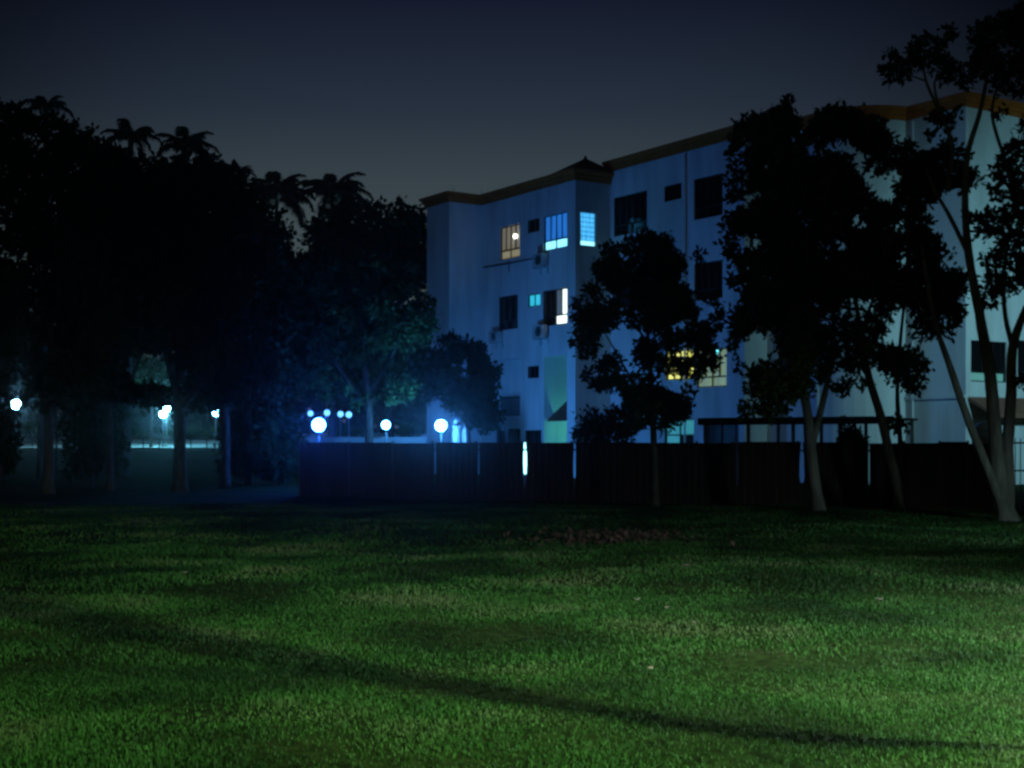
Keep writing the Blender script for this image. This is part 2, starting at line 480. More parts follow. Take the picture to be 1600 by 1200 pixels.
# --- section 1 (the projecting bay) windows
S1 = [  # rect px, cols, pane, low
    (rect(781, 812, 352, 404, D1), 4, E_warm, [E_warmlow, E_warmlow]),
    (rect(824, 843, 342, 363, D1), 2, G, None),
    (rect(849, 886, 334, 389, D1), 4, E_blue, [E_bluelow, E_bluelow]),
    (rect(779, 809, 462, 515, D1), 3, G, [G, G]),
    (rect(824, 844, 459, 479, D1), 2, E_cyan, None),
    (rect(848, 886, 452, 508, D1), 4, [G, G, E_dimg, E_white], [G, E_white]),
    (rect(824, 842, 572, 591, D1), 2, G, None),
    (rect(775, 790, 671, 700, D1), 1, G, None),
    (rect(794, 813, 670, 700, D1), 2, G, None),
    (rect(820, 846, 672, 700, D1), 2, G, None),
]
bal = rect(782, 813, 560, 650, D1)
porch = (u_on(850, D1), uC - .62, .02, z_on(870, 556, D1), 2.4)
holes1 = [s[0] for s in S1] + [(*bal, .6), porch]
wall_u(uB, uC, D1, 0, ZC1 + .3, holes1)
for r, c, p, lo in S1: window_u(*r, D1, c, 1, p, lo)
# balcony recess back wall, door, railing
bw = MB(); bw.add([PF(bal[0], D1 + .6, bal[2]), PF(bal[1], D1 + .6, bal[2]), PF(bal[1], D1 + .6, bal[3]), PF(bal[0], D1 + .6, bal[3])], [(0, 1, 2, 3)])
bw.build('balcony_wall', M_wall, bld)
bd = MB(); bd.frame_box(PF(0, 0, 0), d2, b2, UP, (bal[1] - .55, D1 + .54, bal[2] + .9), (bal[1] - .12, D1 + .595, bal[2] + 2.1))
bd.build('balcony_window', M_glass, bld)
rail_top = z_on(798, 620, D1)
rl = MB(); rl.frame_box(PF(0, 0, 0), d2, b2, UP, (bal[0], D1 + .02, rail_top - .06), (bal[1], D1 + .08, rail_top))
rail = rl.build('balcony_railing', M_frame, bld)
nb = 12
for i in range(nb):
    t = MB(); ux = bal[0] + .05 + (bal[1] - bal[0] - .1) * i / (nb - 1)
    t.frame_box(PF(0, 0, 0), d2, b2, UP, (ux - .016, D1 + .03, bal[2] + .05), (ux + .016, D1 + .065, rail_top - .06)); t.build('baluster', M_frame, rail)
rb = MB(); rb.frame_box(PF(0, 0, 0), d2, b2, UP, (bal[0], D1 + .03, bal[2] + .01), (bal[1], D1 + .075, bal[2] + .05)); rb.build('bottom_rail', M_frame, rail)
# porch back wall and its little tiled lean-to
pw = MB(); pw.add([PF(porch[0], D1 + 2.4, 0), PF(porch[1], D1 + 2.4, 0), PF(porch[1], D1 + 2.4, porch[3]), PF(porch[0], D1 + 2.4, porch[3])], [(0, 1, 2, 3)])
pw.build('porch_wall', M_wall_in, bld)
za, zb_ = z_on(875, 655, D1), z_on(897, 622, D1)
lr = MB()
for k in range(12):
    a0 = k / 12; a1 = (k + 1) / 12
    ua_, ub_ = porch[0] + .1 + (porch[1] - porch[0] - .1) * a0, porch[0] + .1 + (porch[1] - porch[0] - .1) * a1
    q = [PF(ua_, D1 + .12, za + (zb_ - za) * a0), PF(ub_, D1 + .12, za + (zb_ - za) * a1),
         PF(ub_, D1 + .6, za + .25 + (zb_ - za) * a1), PF(ua_, D1 + .6, za + .25 + (zb_ - za) * a0)]
    lr.add(q + [v - UP * .1 for v in q], [(0, 1, 2, 3), (7, 6, 5, 4), (0, 4, 5, 1), (1, 5, 6, 2), (2, 6, 7, 3), (3, 7, 4, 0)])
q = [PF(porch[0] + .1, D1 + .125, za - .08), PF(porch[1], D1 + .125, za - .08), PF(porch[1], D1 + .125, zb_ - .1)]
lr.add(q, [(0, 1, 2)])
lr.build('porch_roof', M_roof, bld)

# --- bay 0, side faces
wall_u(uA, uB, D0, 0, ZC1 + .3, [])
wall_d(uB, D0, D1, 0, ZC1 + .3, [])
# right face of bay 1 with the glass-block panel
gd0, gd1 = right_face(907, uC), right_face(931, uC)
gz0, gz1 = z_side(919, 385, uC), z_side(919, 331, uC)
wall_d(uC, D1, D2_, 0, ZC1 + .3, [(gd0, gd1, gz0, gz1)])
gp = MB()
for (a0, a1, z0, z1) in ((gd0, gd1, gz0, gz0 + .04), (gd0, gd1, gz1 - .04, gz1), (gd0, gd0 + .03, gz0 + .04, gz1 - .04), (gd1 - .03, gd1, gz0 + .04, gz1 - .04)):
    gp.frame_box(PF(0, 0, 0), d2, b2, UP, (uC - .12, a0, z0), (uC - .03, a1, z1))
gpo = gp.build('glass_block_window', mat('block_mortar', (.10, .16, .22), .9), bld)
nc, nr = 4, 7
sw, sh = (gd1 - gd0 - .06) / nc, (gz1 - gz0 - .08) / nr
for i in range(nc):
    for j in range(nr):
        t = MB(); t.frame_box(PF(0, 0, 0), d2, b2, UP, (uC - .10, gd0 + .03 + i * sw + .018, gz0 + .04 + j * sh + .018),
                              (uC - .04, gd0 + .03 + (i + 1) * sw - .018, gz0 + .04 + (j + 1) * sh - .018))
        t.build('glass_block', E_block if j else emitter('lit_glass_block_low', (.3, .85, 1.0), 1.7), gpo)

# --- section 2
S2 = [
    (rect(959, 1011, 303, 365, D2_), 5, G, [G, G]),
    (rect(1038, 1065, 288, 313, D2_), 2, G, None),
    (rect(1084, 1129, 275, 340, D2_), 4, G, [G, G]),
    (rect(959, 1011, 425, 480, D2_), 5, G, [G, G]),
    (rect(1038, 1065, 415, 438, D2_), 2, G, None),
    (rect(1084, 1129, 409, 468, D2_), 4, G, [G, G]),
    (rect(912, 943, 560, 622, D2_), 3, G, [G, G]),
    (rect(1040, 1084, 547, 593, D2_), 4, E_yellow, None),
    (rect(1088, 1135, 545, 605, D2_), 4, E_green, [E_green, E_green]),
    (rect(1038, 1084, 655, 700, D2_), 2, [E_teal, E_teal], [E_teal, G]),
    (rect(1100, 1150, 662, 700, D2_), 2, G, None),
]
u2l = uC
S2 = [s for s in S2 if s[0][0] > u2l + .01]
wall_u(u2l, uDd, D2_, 0, ZC2 + .3, [s[0] for s in S2])
for r, c, p, lo in S2: window_u(*r, D2_, c, 1, p, lo, lowfrac=.45 if p == [E_teal, E_teal] else .27)
wall_d(uDd, D2_, D2b, 0, ZC2 + .3, [])
# --- section 2b, rounded corner, section 3
S2b = [(rect(1215, 1262, 250, 320, D2b), 4, G, [G, G]), (rect(1215, 1262, 390, 455, D2b), 4, G, [G, G]), (rect(1215, 1262, 530, 592, D2b), 4, G, [G, G])]
wall_u(uDd, uE, D2b, 0, ZC2 + .3, [s[0] for s in S2b])
for r, c, p, lo in S2b: window_u(*r, D2b, c, 1, p, lo)
am = MB(); pts = [(uE, D2b)] + arc
for i in range(len(pts) - 1):
    (a, b_), (c, dd) = pts[i], pts[i + 1]
    am.add([PF(a, b_, 0), PF(c, dd, 0), PF(c, dd, ZC2 + .3), PF(a, b_, ZC2 + .3)], [(0, 1, 2, 3)])
am.build('curved_wall', M_wall, bld)
S3 = [(rect(1408, 1470, 236, 300, D3), 4, G, [G, G]), (rect(1408, 1470, 385, 445, D3), 4, G, [G, G])]
wall_u(uF, uG, D3, 0, ZC2 + .3, [s[0] for s in S3])
for r, c, p, lo in S3: window_u(*r, D3, c, 1, p, lo)
# right-hand end wall
SD = []
def rside(x0, x1, y0, y1):
    xm = (x0 + x1) / 2
    return (right_face(x0, uG), right_face(x1, uG), z_side(xm, y1, uG), z_side(xm, y0, uG))
E_gdim = emitter('dim_green_pane', (.02, .22, .14), .5, .2)
for (x0, x1, y0, y1, lo) in ((1517, 1573, 533, 597, [E_gdim, E_gdim]), (1590, 1640, 533, 597, [G, G]), (1517, 1573, 395, 450, [G, G]), (1590, 1640, 395, 450, [G, G])):
    if y0 == 395 and x0 == 1517: continue
    SD.append((rside(x0, x1, y0, y1), lo))
wall_d(uG, D3, DB, 0, ZC2 + .3, [s[0] for s in SD])
for r, lo in SD: window_u(*r, None, 3, 1, G, lo, lowfrac=.24, side=True, u_side=uG)
bk = MB(); bk.add([PF(uA, D0, 0), PF(uA, DB, 0), PF(uA, DB, ZC1 + .3), PF(uA, D0, ZC1 + .3)], [(0, 1, 2, 3)])
bk.add([PF(uA, DB, 0), PF(uG, DB, 0), PF(uG, DB, ZC2 + .3), PF(uA, DB, ZC2 + .3)], [(0, 1, 2, 3)])
bk.build('rear_wall', M_wall, bld)
sg = MB(); sg.add([PF(uC, D1, ZC1), PF(uC, DB, ZC1), PF(uC, DB, ZT2 - .05), PF(uC, D2_ + .05, ZT2 - .05), PF(uC, D2_ + .05, ZC1)], [(0, 1, 2, 3, 4)])

# --- cornices and roofs
def cornice(path, zb, zt, name='cornice'):
    P = [Vector((u, D)) for u, D in path]
    nrm = []
    for i in range(len(P)):
        ds_ = []
        if i > 0: ds_.append((P[i] - P[i - 1]).normalized())
        if i < len(P) - 1: ds_.append((P[i + 1] - P[i]).normalized())
        ns = [Vector((q.y, -q.x)) for q in ds_]          # outward for this winding
        a = ns[0] if len(ns) == 1 else (ns[0] + ns[1]).normalized()
        s_ = 1.0 if len(ns) == 1 else 1.0 / max(.35, a.dot(ns[0]))
        nrm.append(a * s_)
    h = zt - zb
    prof = [(.0, zb), (.10, zb), (.10, zb + h * .34), (.18, zb + h * .36), (.18, zb + h * .66), (.27, zb + h * .70), (.30, zt), (-.35, zt), (-.35, zt - .1)]
    mb = MB(); vs_ = []
    for i, p in enumerate(P):
        for o, z in prof:
            q = p + nrm[i] * o; vs_.append(PF(q.x, q.y, z))
    n = len(prof); fs_ = []
    for i in range(len(P) - 1):
        for k in range(n - 1): fs_.append((i * n + k, (i + 1) * n + k, (i + 1) * n + k + 1, i * n + k + 1))
    fs_.append(tuple(range(n))); fs_.append(tuple((len(P) - 1) * n + k for k in range(n))[::-1])
    mb.add(vs_, fs_)
    return mb.build(name, M_corn, bld)
# path winding: along +u with outward = -D  -> (q.y, -q.x) for q=(1,0) gives (0,-1): outward
cornice([(uA, DB), (uA, D0), (uB, D0), (uB, D1), (uC, D1), (uC, D2_ - .02)], ZC1, ZT1)
cornice([(uC - .25, D2_), (uDd, D2_), (uDd, D2b), (uE, D2b)] + arc + [(uG, D3), (uG, DB)], ZC2, ZT2)
rm = MB()
rm.add([PF(u, D, ZT1 - .1) for u, D in [(uA, DB), (uA, D0), (uB, D0), (uB, D1), (uC, D1), (uC, DB)]], [(0, 1, 2, 3, 4, 5)])
rm.build('flat_roof', M_roof, bld)
rm = MB()
rp = [(uC, DB), (uC, D2_), (uDd, D2_), (uDd, D2b), (uE, D2b)] + arc + [(uG, D3), (uG, DB)]
rm.add([PF(u, D, ZT2 - .1) for u, D in rp], [tuple(range(len(rp)))])
rm.add([PF(uC, D2_, ZC1), PF(uC, DB, ZC1), PF(uC, DB, ZT2), PF(uC, D2_, ZT2)], [(0, 1, 2, 3)])
rm.build('flat_roof', M_roof, bld)
def hip(u0, u1, Da, Db, z, h):
    mb = MB(); m_ = ((u0 + u1) / 2, (Da + Db) / 2)
    vs_ = [PF(u0, Da, z), PF(u1, Da, z), PF(u1, Db, z), PF(u0, Db, z), PF(*m_, z + h), PF(*m_, z + h + .35)]
    mb.add(vs_, [(0, 1, 4), (1, 2, 4), (2, 3, 4), (3, 0, 4)])
    mb.tube([PF(*m_, z + h - .1), PF(*m_, z + h + .1)], [.12, .04], 6)
    mb.build('hip_roof', M_roof, bld)
hip(uC - 1.5, uC + .28, D1 - .28, D1 + 2.3, ZT1 + .004, .72)
hip(uDd + .9, uDd + 3.4, D2b + 2.0, D2b + 4.5, ZT2, .95)
# thin lightning rods on the roof corners
for (px, D) in ((703, D0), (747, D0 + 1.4)):
    t = MB(); p = PF(u_on(px, D), D + .2, ZT1 - .02); t.tube([p, p + UP * .32], [.012, .008], 5); t.build('lightning_rod', M_frame, bld)
# string course / cable under the third floor windows
t = MB(); p0, p1 = PF(u_on(757, D1), D1 - .04, z_on(757, 418, D1)), PF(u_on(838, D1), D1 - .04, z_on(838, 403, D1))
t.tube([p0, p0.lerp(p1, .5) - UP * .03, p1], [.028] * 3, 6); t.build('wall_cable', M_frame, bld)
t = MB(); p0 = PF(u_on(796, D1), D1 - .03, z_on(796, 407, D1)); t.tube([p0, p0 - UP * .55], [.02, .02], 6); t.build('drain_pipe', M_frame, bld)
# ledge and downpipes on the right-hand part
t = MB(); zl_ = z_on(1460, 621, D3); t.frame_box(PF(0, 0, 0), d2, b2, UP, (uF + .1, D3 - .12, zl_ - .06), (uG - .02, D3 - .003, zl_ + .06)); t.build('wall_ledge', M_wall, bld)
for (px_, DD, z0_, z1_) in ((1428, D3, .1, 13.6), (1072, D2_, .1, 13.6), (1280, D2b, .1, 13.6)):
    uu = u_on(px_, DD); t = MB(); t.tube([PF(uu, DD - .07, z0_), PF(uu, DD - .07, z1_)], [.045, .045], 8); t.build('drain_pipe', M_wall, bld)
# tiled lean-to on the right-hand end wall
awz = z_side(1540, 622, uG)
aw = MB(); Da, Db = D3 + .1, D3 + 7.5
nrib = 44
for i in range(nrib):
    a0, a1 = Da + (Db - Da) * i / nrib, Da + (Db - Da) * (i + 1) / nrib; am_ = (a0 + a1) / 2
    for (q0, q1, h0, h1) in ((a0, am_, 0, .05), (am_, a1, .05, 0)):
        aw.add([PF(uG + .01, q0, awz + h0), PF(uG + .01, q1, awz + h1), PF(uG + 1.15, q1, awz - .62 + h1), PF(uG + 1.15, q0, awz - .62 + h0)], [(0, 1, 2, 3)])
aw.add([PF(uG + .01, Da, awz - .1), PF(uG + .01, Da, awz + .02), PF(uG + 1.15, Da, awz - .6), PF(uG + 1.15, Da, awz - .72)], [(0, 1, 2, 3)])
aw.add([PF(uG + 1.16, Da, awz - .74), PF(uG + 1.16, Db, awz - .74), PF(uG + 1.16, Db, awz - .58), PF(uG + 1.16, Da, awz - .58)], [(0, 1, 2, 3)])
aw.build('tile_awning', M_awn, bld)
# bare bulb behind the grille of the beige window, tube in the green window
t = MB(); t.ball(PF(u_on(803, D1), D1 + .085, z_on(803, 369, D1)), .10); t.build('light_bulb', E_bulb, bld, True)
t = MB(); p = PF(u_on(1116, D2_), D2_ + .1, z_on(1116, 549, D2_)); t.ball(p, .10, sz=1.6); t.build('ceiling_lamp', E_tube, bld, True)
settle()

# air conditioners hung on the wall
def air_con(px, py, D, label, w=.78, h=.6):
    u, z = u_on(px, D), z_on(px, py, D)
    r = empty('air_conditioner', PF(u, D - .28, z), label, 'air conditioner', 'outdoor units on the left bay')
    t = MB(); t.frame_box(PF(0, 0, 0), d2, b2, UP, (u - w / 2, D - .42, z), (u + w / 2, D - .10, z + h))
    bm = t.build('casing', M_ac, r)
    md = bm.modifiers.new('bevel', 'BEVEL'); md.width = .025; md.segments = 2
    c = PF(u + .1, D - .43, z + h / 2)
    t = MB(); n = 20; rr = h * .40
    t.add([c + d2 * (rr * math.cos(2 * math.pi * k / n)) + UP * (rr * math.sin(2 * math.pi * k / n)) for k in range(n)], [tuple(range(n))])
    t.build('fan_opening', M_acd, r)
    for q in (.55, .95):
        t = MB(); ring = [c - b2 * .012 + d2 * (rr * q * math.cos(2 * math.pi * k / n)) + UP * (rr * q * math.sin(2 * math.pi * k / n)) for k in range(n + 1)]
        t.tube(ring, [.008] * (n + 1), 4, False); t.build('grille_ring', M_metal, r)
    for s_ in (-.28, .28):
        t = MB(); t.frame_box(PF(0, 0, 0), d2, b2, UP, (u + s_ - .02, D - .44, z - .045), (u + s_ + .02, D, z - .005))
        t.frame_box(PF(0, 0, 0), d2, b2, UP, (u + s_ - .02, D - .04, z - .3), (u + s_ + .02, D, z - .05)); t.build('bracket', M_metal, r)
    settle()
air_con(851, 418, D1, 'air conditioner under the blue lit top floor window')
air_con(851, 529, D1, 'air conditioner below the half white lit window')
air_con(781, 535, D1, 'air conditioner below the dark window of the left bay', .72, .5)

# ------------------------------------------------------------------ hoarding fence along the lawn
FA = Vector((W(468, 775, 39.5).x, 39.5, 0)); FB = Vector((W(1553, 796, 31.7).x, 31.7, 0))
fdir = (FB - FA).normalized(); fnor = Vector((fdir.y, -fdir.x, 0))
FL = (FB - FA).length
def fence_s(px):
    """distance along the fence of pixel column px"""
    k = (px - 800) / F
    return (k * FA.y - FA.x) / (fdir.x - k * fdir.y)
fence = empty('hoarding_fence', (FA + FB) / 2, 'tall brown sheet metal hoarding between the lawn and the building', 'fence')
seams = [468, 545, 613, 680, 748, 820, 898, 960, 1023, 1088, 1152, 1253, 1308, 1358, 1412, 1468, 1512, 1553]
gaps = {820: .13, 898: .07, 1152: .06, 1253: .12, 748: .03, 680: .05, 1358: .025}
FH = 1.6
for i in range(len(seams) - 1):
    s0, s1 = fence_s(seams[i]), fence_s(seams[i + 1])
    g0, g1 = gaps.get(seams[i], .006) / 2, gaps.get(seams[i + 1], .006) / 2
    # folded sheet: trapezoid ribs; the edge beside a gap is bent open in the middle
    n = max(6, int((s1 - s0) / .19)); mb = MB(); zs = [-.03, .32, .75, 1.2, FH - random.uniform(0, .05)]
    open_ = [0.0, .0, 1.0, .8, .25]
    rows = []
    for j, z in enumerate(zs):
        a, b_ = s0 + .004 + g0 * open_[j], s1 - .004 - g1 * open_[j]; row = []
        for k in range(n + 1):
            for (t_, off) in ((0, .0), (.35, .0), (.45, .022), (.9, .022)):
                if k == n and t_ > 0: break
                s_ = a + (b_ - a) * (k + t_) / n
                row.append(FA + fdir * s_ + fnor * off + UP * z)
        rows.append(row)
    m = len(rows[0]); vs_ = [v for r_ in rows for v in r_]; fs_ = []
    for j in range(len(rows) - 1):
        for k in range(m - 1): fs_.append((j * m + k, j * m + k + 1, (j + 1) * m + k + 1, (j + 1) * m + k))
    mb.add(vs_, fs_)
    o = mb.build('sheet_panel', M_fence, fence)
    md = o.modifiers.new('thickness', 'SOLIDIFY'); md.thickness = .004
for i, sx in enumerate(seams):
    s_ = fence_s(sx) - (.11 if sx in gaps else 0); t = MB()
    t.frame_box(FA, fdir, -fnor, UP, (s_ - .03, .01, 0), (s_ + .03, .07, FH + .02)); t.build('post', M_fpost, fence)
for z in (.28, 1.35):
    t = MB(); t.frame_box(FA, fdir, -fnor, UP, (0, .08, z), (FL, .12, z + .05)); t.build('rail', M_fpost, fence)
settle()

# steel bar gate continuing the fence to the right
GA = FB + fdir * .12; gate_l = 3.6
gate = empty('bar_gate', GA + fdir * gate_l / 2, 'steel bar gate at the right end of the fence behind the forked tree', 'gate')
for s_ in (0, gate_l):
    t = MB(); t.frame_box(GA, fdir, -fnor, UP, (s_ - .05, -.05, 0), (s_ + .05, .05, 1.75)); t.build('gate_post', M_fpost, gate)
for z in (.12, .9, 1.55):
    t = MB(); t.frame_box(GA, fdir, -fnor, UP, (.05, -.02, z), (gate_l - .05, .02, z + .04)); t.build('gate_rail', M_fpost, gate)
for k in range(30):
    s_ = .12 + (gate_l - .24) * k / 29; t = MB(); p = GA + fdir * s_
    t.tube([p + UP * .06, p + UP * 1.68], [.012, .012], 6); t.build('bar', M_fpost, gate)
settle()

# ------------------------------------------------------------------ low wall, gateposts, carport, cabinet behind the fence
lw0, lw1 = W(476, 690, 60), W(665, 690, 60)
low = empty('low_wall', ((lw0.x + lw1.x) / 2, 60, 0), 'low whitish wall just showing over the fence below the globe lamps', 'wall')
t = MB(); t.box(lw0.x, lw1.x, 60, 60.25, 0, 1.72); t.build('wall_body', M_conc, low)
t = MB(); t.box(lw0.x - .05, lw1.x + .05, 59.93, 60.32, 1.722, 1.80); t.build('coping', M_conc, low)
settle()
for px, Y, lab in ((713, 57, 'left one of two pale pink gateposts with ball caps beside the round lamp'), (727, 57.3, 'right one of two pale pink gateposts with ball caps beside the round lamp')):
    c = W(px, 690, Y); r = empty('gatepost', (c.x, Y, 0), lab, 'gatepost', 'gateposts behind the fence')
    t = MB(); t.lathe((c.x, Y, 0), [(.17, 0), (.17, .25), (.14, .3), (.145, 1.2), (.17, 1.7), (.17, 2.0), (.12, 2.16), (.20, 2.18), (.20, 2.25), (.07, 2.28)], 12); t.build('post', M_pink, r)
    t = MB(); t.ball((c.x, Y, 2.40), .13, 12, 8); t.build('ball_cap', M_pink, r, True); settle()

c0, c1 = W(1092, 690, 46.5), W(1392, 690, 43.0)
cp = empty('carport', ((c0.x + c1.x) / 2, 45, 0), 'dark flat carport roof on posts between the fence and the building', 'carport')
cdir = (Vector((c1.x, c1.y, 0)) - Vector((c0.x, c0.y, 0))); cl = cdir.length; cdir.normalize(); cnor = Vector((-cdir.y, cdir.x, 0))
co = Vector((c0.x, c0.y, 0)); zr = W(1240, 653, 44.7).z
t = MB(); t.frame_box(co, cdir, cnor, UP, (0, 0, zr - .08), (cl, 3.2, zr)); t.build('roof_sheet', M_frame, cp)
t = MB(); t.frame_box(co, cdir, cnor, UP, (-.03, -.04, zr - .22), (cl + .03, -.003, zr + .03)); t.build('fascia', M_frame, cp)
for k in range(5):
    for w_ in (.15, 3.0):
        t = MB(); t.frame_box(co, cdir, cnor, UP, (.1 + k * (cl - .3) / 4, w_, 0), (.2 + k * (cl - .3) / 4, w_ + .1, zr - .082)); t.build('post', M_fpost, cp)
settle()
cb = W(1538, 690, 42); r = empty('utility_cabinet', (cb.x, 42, 0), 'pale cabinet with rounded lid below the tiled awning', 'cabinet')
t = MB(); t.box(cb.x - .30, cb.x + .30, 41.8, 42.3, 0, 1.95); t.build('cabinet_body', M_conc, r)
t = MB(); pr = []
for k in range(9):
    a = math.pi * k / 8; pr.append((cb.x - .36 * math.cos(a), 1.955 + .26 * math.sin(a)))
vs_ = [(x, 41.72, z) for x, z in pr] + [(x, 42.36, z) for x, z in pr]
t.add(vs_, [tuple(range(9)), tuple(range(17, 8, -1))] + [(k, k + 9, k + 10, k + 1) for k in range(8)] + [(0, 8, 17, 9)])
t.build('lid', M_conc, r)
for k in range(7):
    t = MB(); x = cb.x - .24 + k * .08; t.box(x - .015, x + .015, 41.775, 41.797, .2, 1.8); t.build('louvre', M_metal, r)
settle()

# ------------------------------------------------------------------ lamps
E_globe_b = emitter('globe_blue_white', (.05, .32, 1.0), 600.0)
E_globe_n = emitter('globe_cool_white', (.26, .70, 1.0), 120.0)
E_globe_d = emitter('globe_dim', (.14, .50, .95), 2.2)
E_globe_m = emitter('globe_medium', (.2, .6, 1.0), 40.0)
def globe_lamp(px, py, Y, rad, em, label, group, name='globe_lamp'):
    p = W(px, py, Y); g = float(ground_z(p.x, Y))
    r = empty(name, (p.x, Y, g), label, 'lamp', group)
    hgt = p.z - g
    t = MB(); t.lathe((p.x, Y, g), [(.13, 0), (.13, .12), (.07, .2), (.045, .35), (.038, hgt - rad - .12), (.06, hgt - rad - .1), (.10, hgt - rad * .97)], 10)
    t.build('pole', M_pole, r)
    t = MB(); t.ball(p, rad, 20, 12); t.build('globe', em, r, True)
    t = MB(); t.lathe((p.x, Y, p.z + rad), [(.06, -.02), (.05, .03), (.015, .07)], 8); t.build('finial', M_pole, r)
    settle()
gl1, gl2, gl3 = 'garden globe lamps behind the fence', 'globe lamps on the promenade', 'distant dim globe lamps'
globe_lamp(498, 664, 46, .225, emitter('globe_blue_near', (.02, .14, 1.0), 215.0), 'biggest glowing globe lamp over the left end of the fence', gl1)
globe_lamp(689, 665, 55, .21, E_globe_b, 'round glowing globe lamp just left of the pale building', gl1)
globe_lamp(603, 664, 55, .165, emitter('globe_middle', (.08, .4, 1.0), 95.0), 'middle glowing globe lamp partly hidden by leaves above the fence', gl1)
globe_lamp(25, 632, 100, .33, E_globe_n, 'bright globe lamp at the far left edge above the promenade', gl2)
globe_lamp(255, 647, 104, .27, emitter('globe_pair', (.16, .70, 1.0), 170.0), 'lower globe of the bright touching pair beside the thick trunk', gl2)
globe_lamp(260, 638, 104.6, .27, emitter('globe_pair', (.16, .70, 1.0), 170.0), 'upper globe of the bright touching pair beside the thick trunk', gl2)
globe_lamp(337, 645, 112, .30, E_globe_m, 'single cyan white globe lamp between the two left trunks', gl2)
for px, py, q, lab in ((485, 646, .19, 'dim blue globe up left of the biggest lamp'), (511, 645, .21, 'dim blue globe up right of the biggest lamp'),
                       (532, 647, .20, 'left globe of the dim pair between the two fence lamps'), (545, 648, .21, 'right globe of the dim pair between the two fence lamps'),
                       (575, 648, .17, 'faintest little globe left of the middle fence lamp'), (681, 653, .19, 'small globe touching the upper left of the round lamp')):
    globe_lamp(px, py, 92, q, E_globe_d if px != 681 else emitter('globe_small_bright', (.4, .8, 1), 4.0), lab, gl3)
# bollard lamp behind the slit of the fence, wall lamp at the porch corner, carport tube
p = W(820.5, 716, 47); r = empty('bollard_lamp', (p.x, 47, 0), 'short lit bollard lamp seen through the widest slit of the fence', 'lamp')
t = MB(); t.lathe((p.x, 47, 0), [(.09, 0), (.09, p.z - .56), (.07, p.z - .55)], 12); t.build('post', M_pole, r)
t = MB(); t.lathe((p.x, 47, p.z), [(.035, -.548), (.055, -.2), (.05, .2), (.03, .548)], 14); t.build('lens', emitter('bollard_glow', (.35, .95, 1.0), 4.0), r, True)
t = MB(); t.lathe((p.x, 47, p.z), [(.09, .55), (.085, .59), (.03, .62)], 12); t.build('cap', M_pole, r); settle()
pz = z_on(897, 672, D1); pp = PF(porch[1] - .13, D1 + 1.3, pz)
r = empty('wall_lamp', PF(porch[1], D1 + 1.3, pz - .3), 'cyan wall lamp low on the corner pillar above the dark bush', 'lamp')
t = MB(); t.frame_box(PF(0, 0, 0), d2, b2, UP, (porch[1] - .05, D1 + 1.24, pz - .15), (porch[1] - .003, D1 + 1.36, pz + .12)); t.build('bracket', M_frame, r)
t = MB(); t.ball(pp, .085, 14, 8, 1.3); t.build('lamp_glass', emitter('porch_glow', (.10, .80, .50), 110.0), r, True); settle()
p = W(1275, 673, 42.6)
r = empty('tube_lamp', (p.x, p.y, 0), 'upright cyan tube lamp seen through the fork of a trunk', 'lamp')
t = MB(); t.tube([p - UP * .14, p + UP * .14], [.055, .055], 10); t.build('tube', emitter('carport_tube', (.05, .75, .85), 4.5), r, True)
t = MB(); t.tube([Vector((p.x, p.y + .08, 0)), Vector((p.x, p.y + .08, p.z + .3))], [.03, .03], 8); t.build('post', M_fpost, r); settle()

# street lamps standing outside the frame that light the lawn
def street_lamp(x, y, h, aim, col, power, label, cone=150, arm=(0, 1), soft=.12, blend=1.0):
    r = empty('street_lamp', (x, y, 0), label, 'street lamp')
    a = Vector((arm[0], arm[1], 0)).normalized()
    t = MB(); t.lathe((x, y, 0), [(.14, 0), (.14, .6), (.085, .7), (.06, h)], 12); t.build('pole', M_pole, r)
    hd = Vector((x, y, h)) + a * 1.2
    t = MB(); t.tube([Vector((x, y, h - .05)), Vector((x, y, h + .12)) + a * .5, hd + UP * .12], [.05, .045, .04], 8); t.build('arm', M_pole, r)
    t = MB(); t.frame_box(hd, a, Vector((-a.y, a.x, 0)), UP, (-.1, -.17, .05), (.55, .17, .19)); t.build('lantern', M_pole, r)
    lp = hd + a * .22
    ld = bpy.data.lights.new('street_lamp_light', 'SPOT'); ld.energy = power; ld.color = col; ld.shadow_soft_size = soft
    ld.spot_size = math.radians(cone); ld.spot_blend = blend
    lo = bpy.data.objects.new('street_lamp_light', ld); COL.objects.link(lo)
    lo.location = lp - UP * .02
    lo.rotation_euler = (Vector(aim) - lo.location).to_track_quat('-Z', 'Y').to_euler()
    settle()
street_lamp(10.6, -1.3, 3.3, (5.8, 3.2, 0), (.74, 1.0, .48), 18500, 'street lamp standing behind the viewer to the right', 72, (-.75, .65), .15)
street_lamp(10.0, 7.2, 3.6, (5.4, 9.7, 0), (.90, 1.0, 1.10), 6000, 'street lamp beyond the right edge of the near lawn', 108, (-1, .1), .2)
street_lamp(24.0, 27.5, 6.8, (21.5, 47.0, 6.0), (.34, .85, 1.0), 10500, 'street lamp beyond the right edge beside the forked tree', 62, (-.9, .4))

street_lamp(12.6, 19.6, 2.7, (8.6, 23.0, .1), (.55, .92, .95), 640, 'low lamp beyond the right edge before the forked tree', 96, (-1, .3))

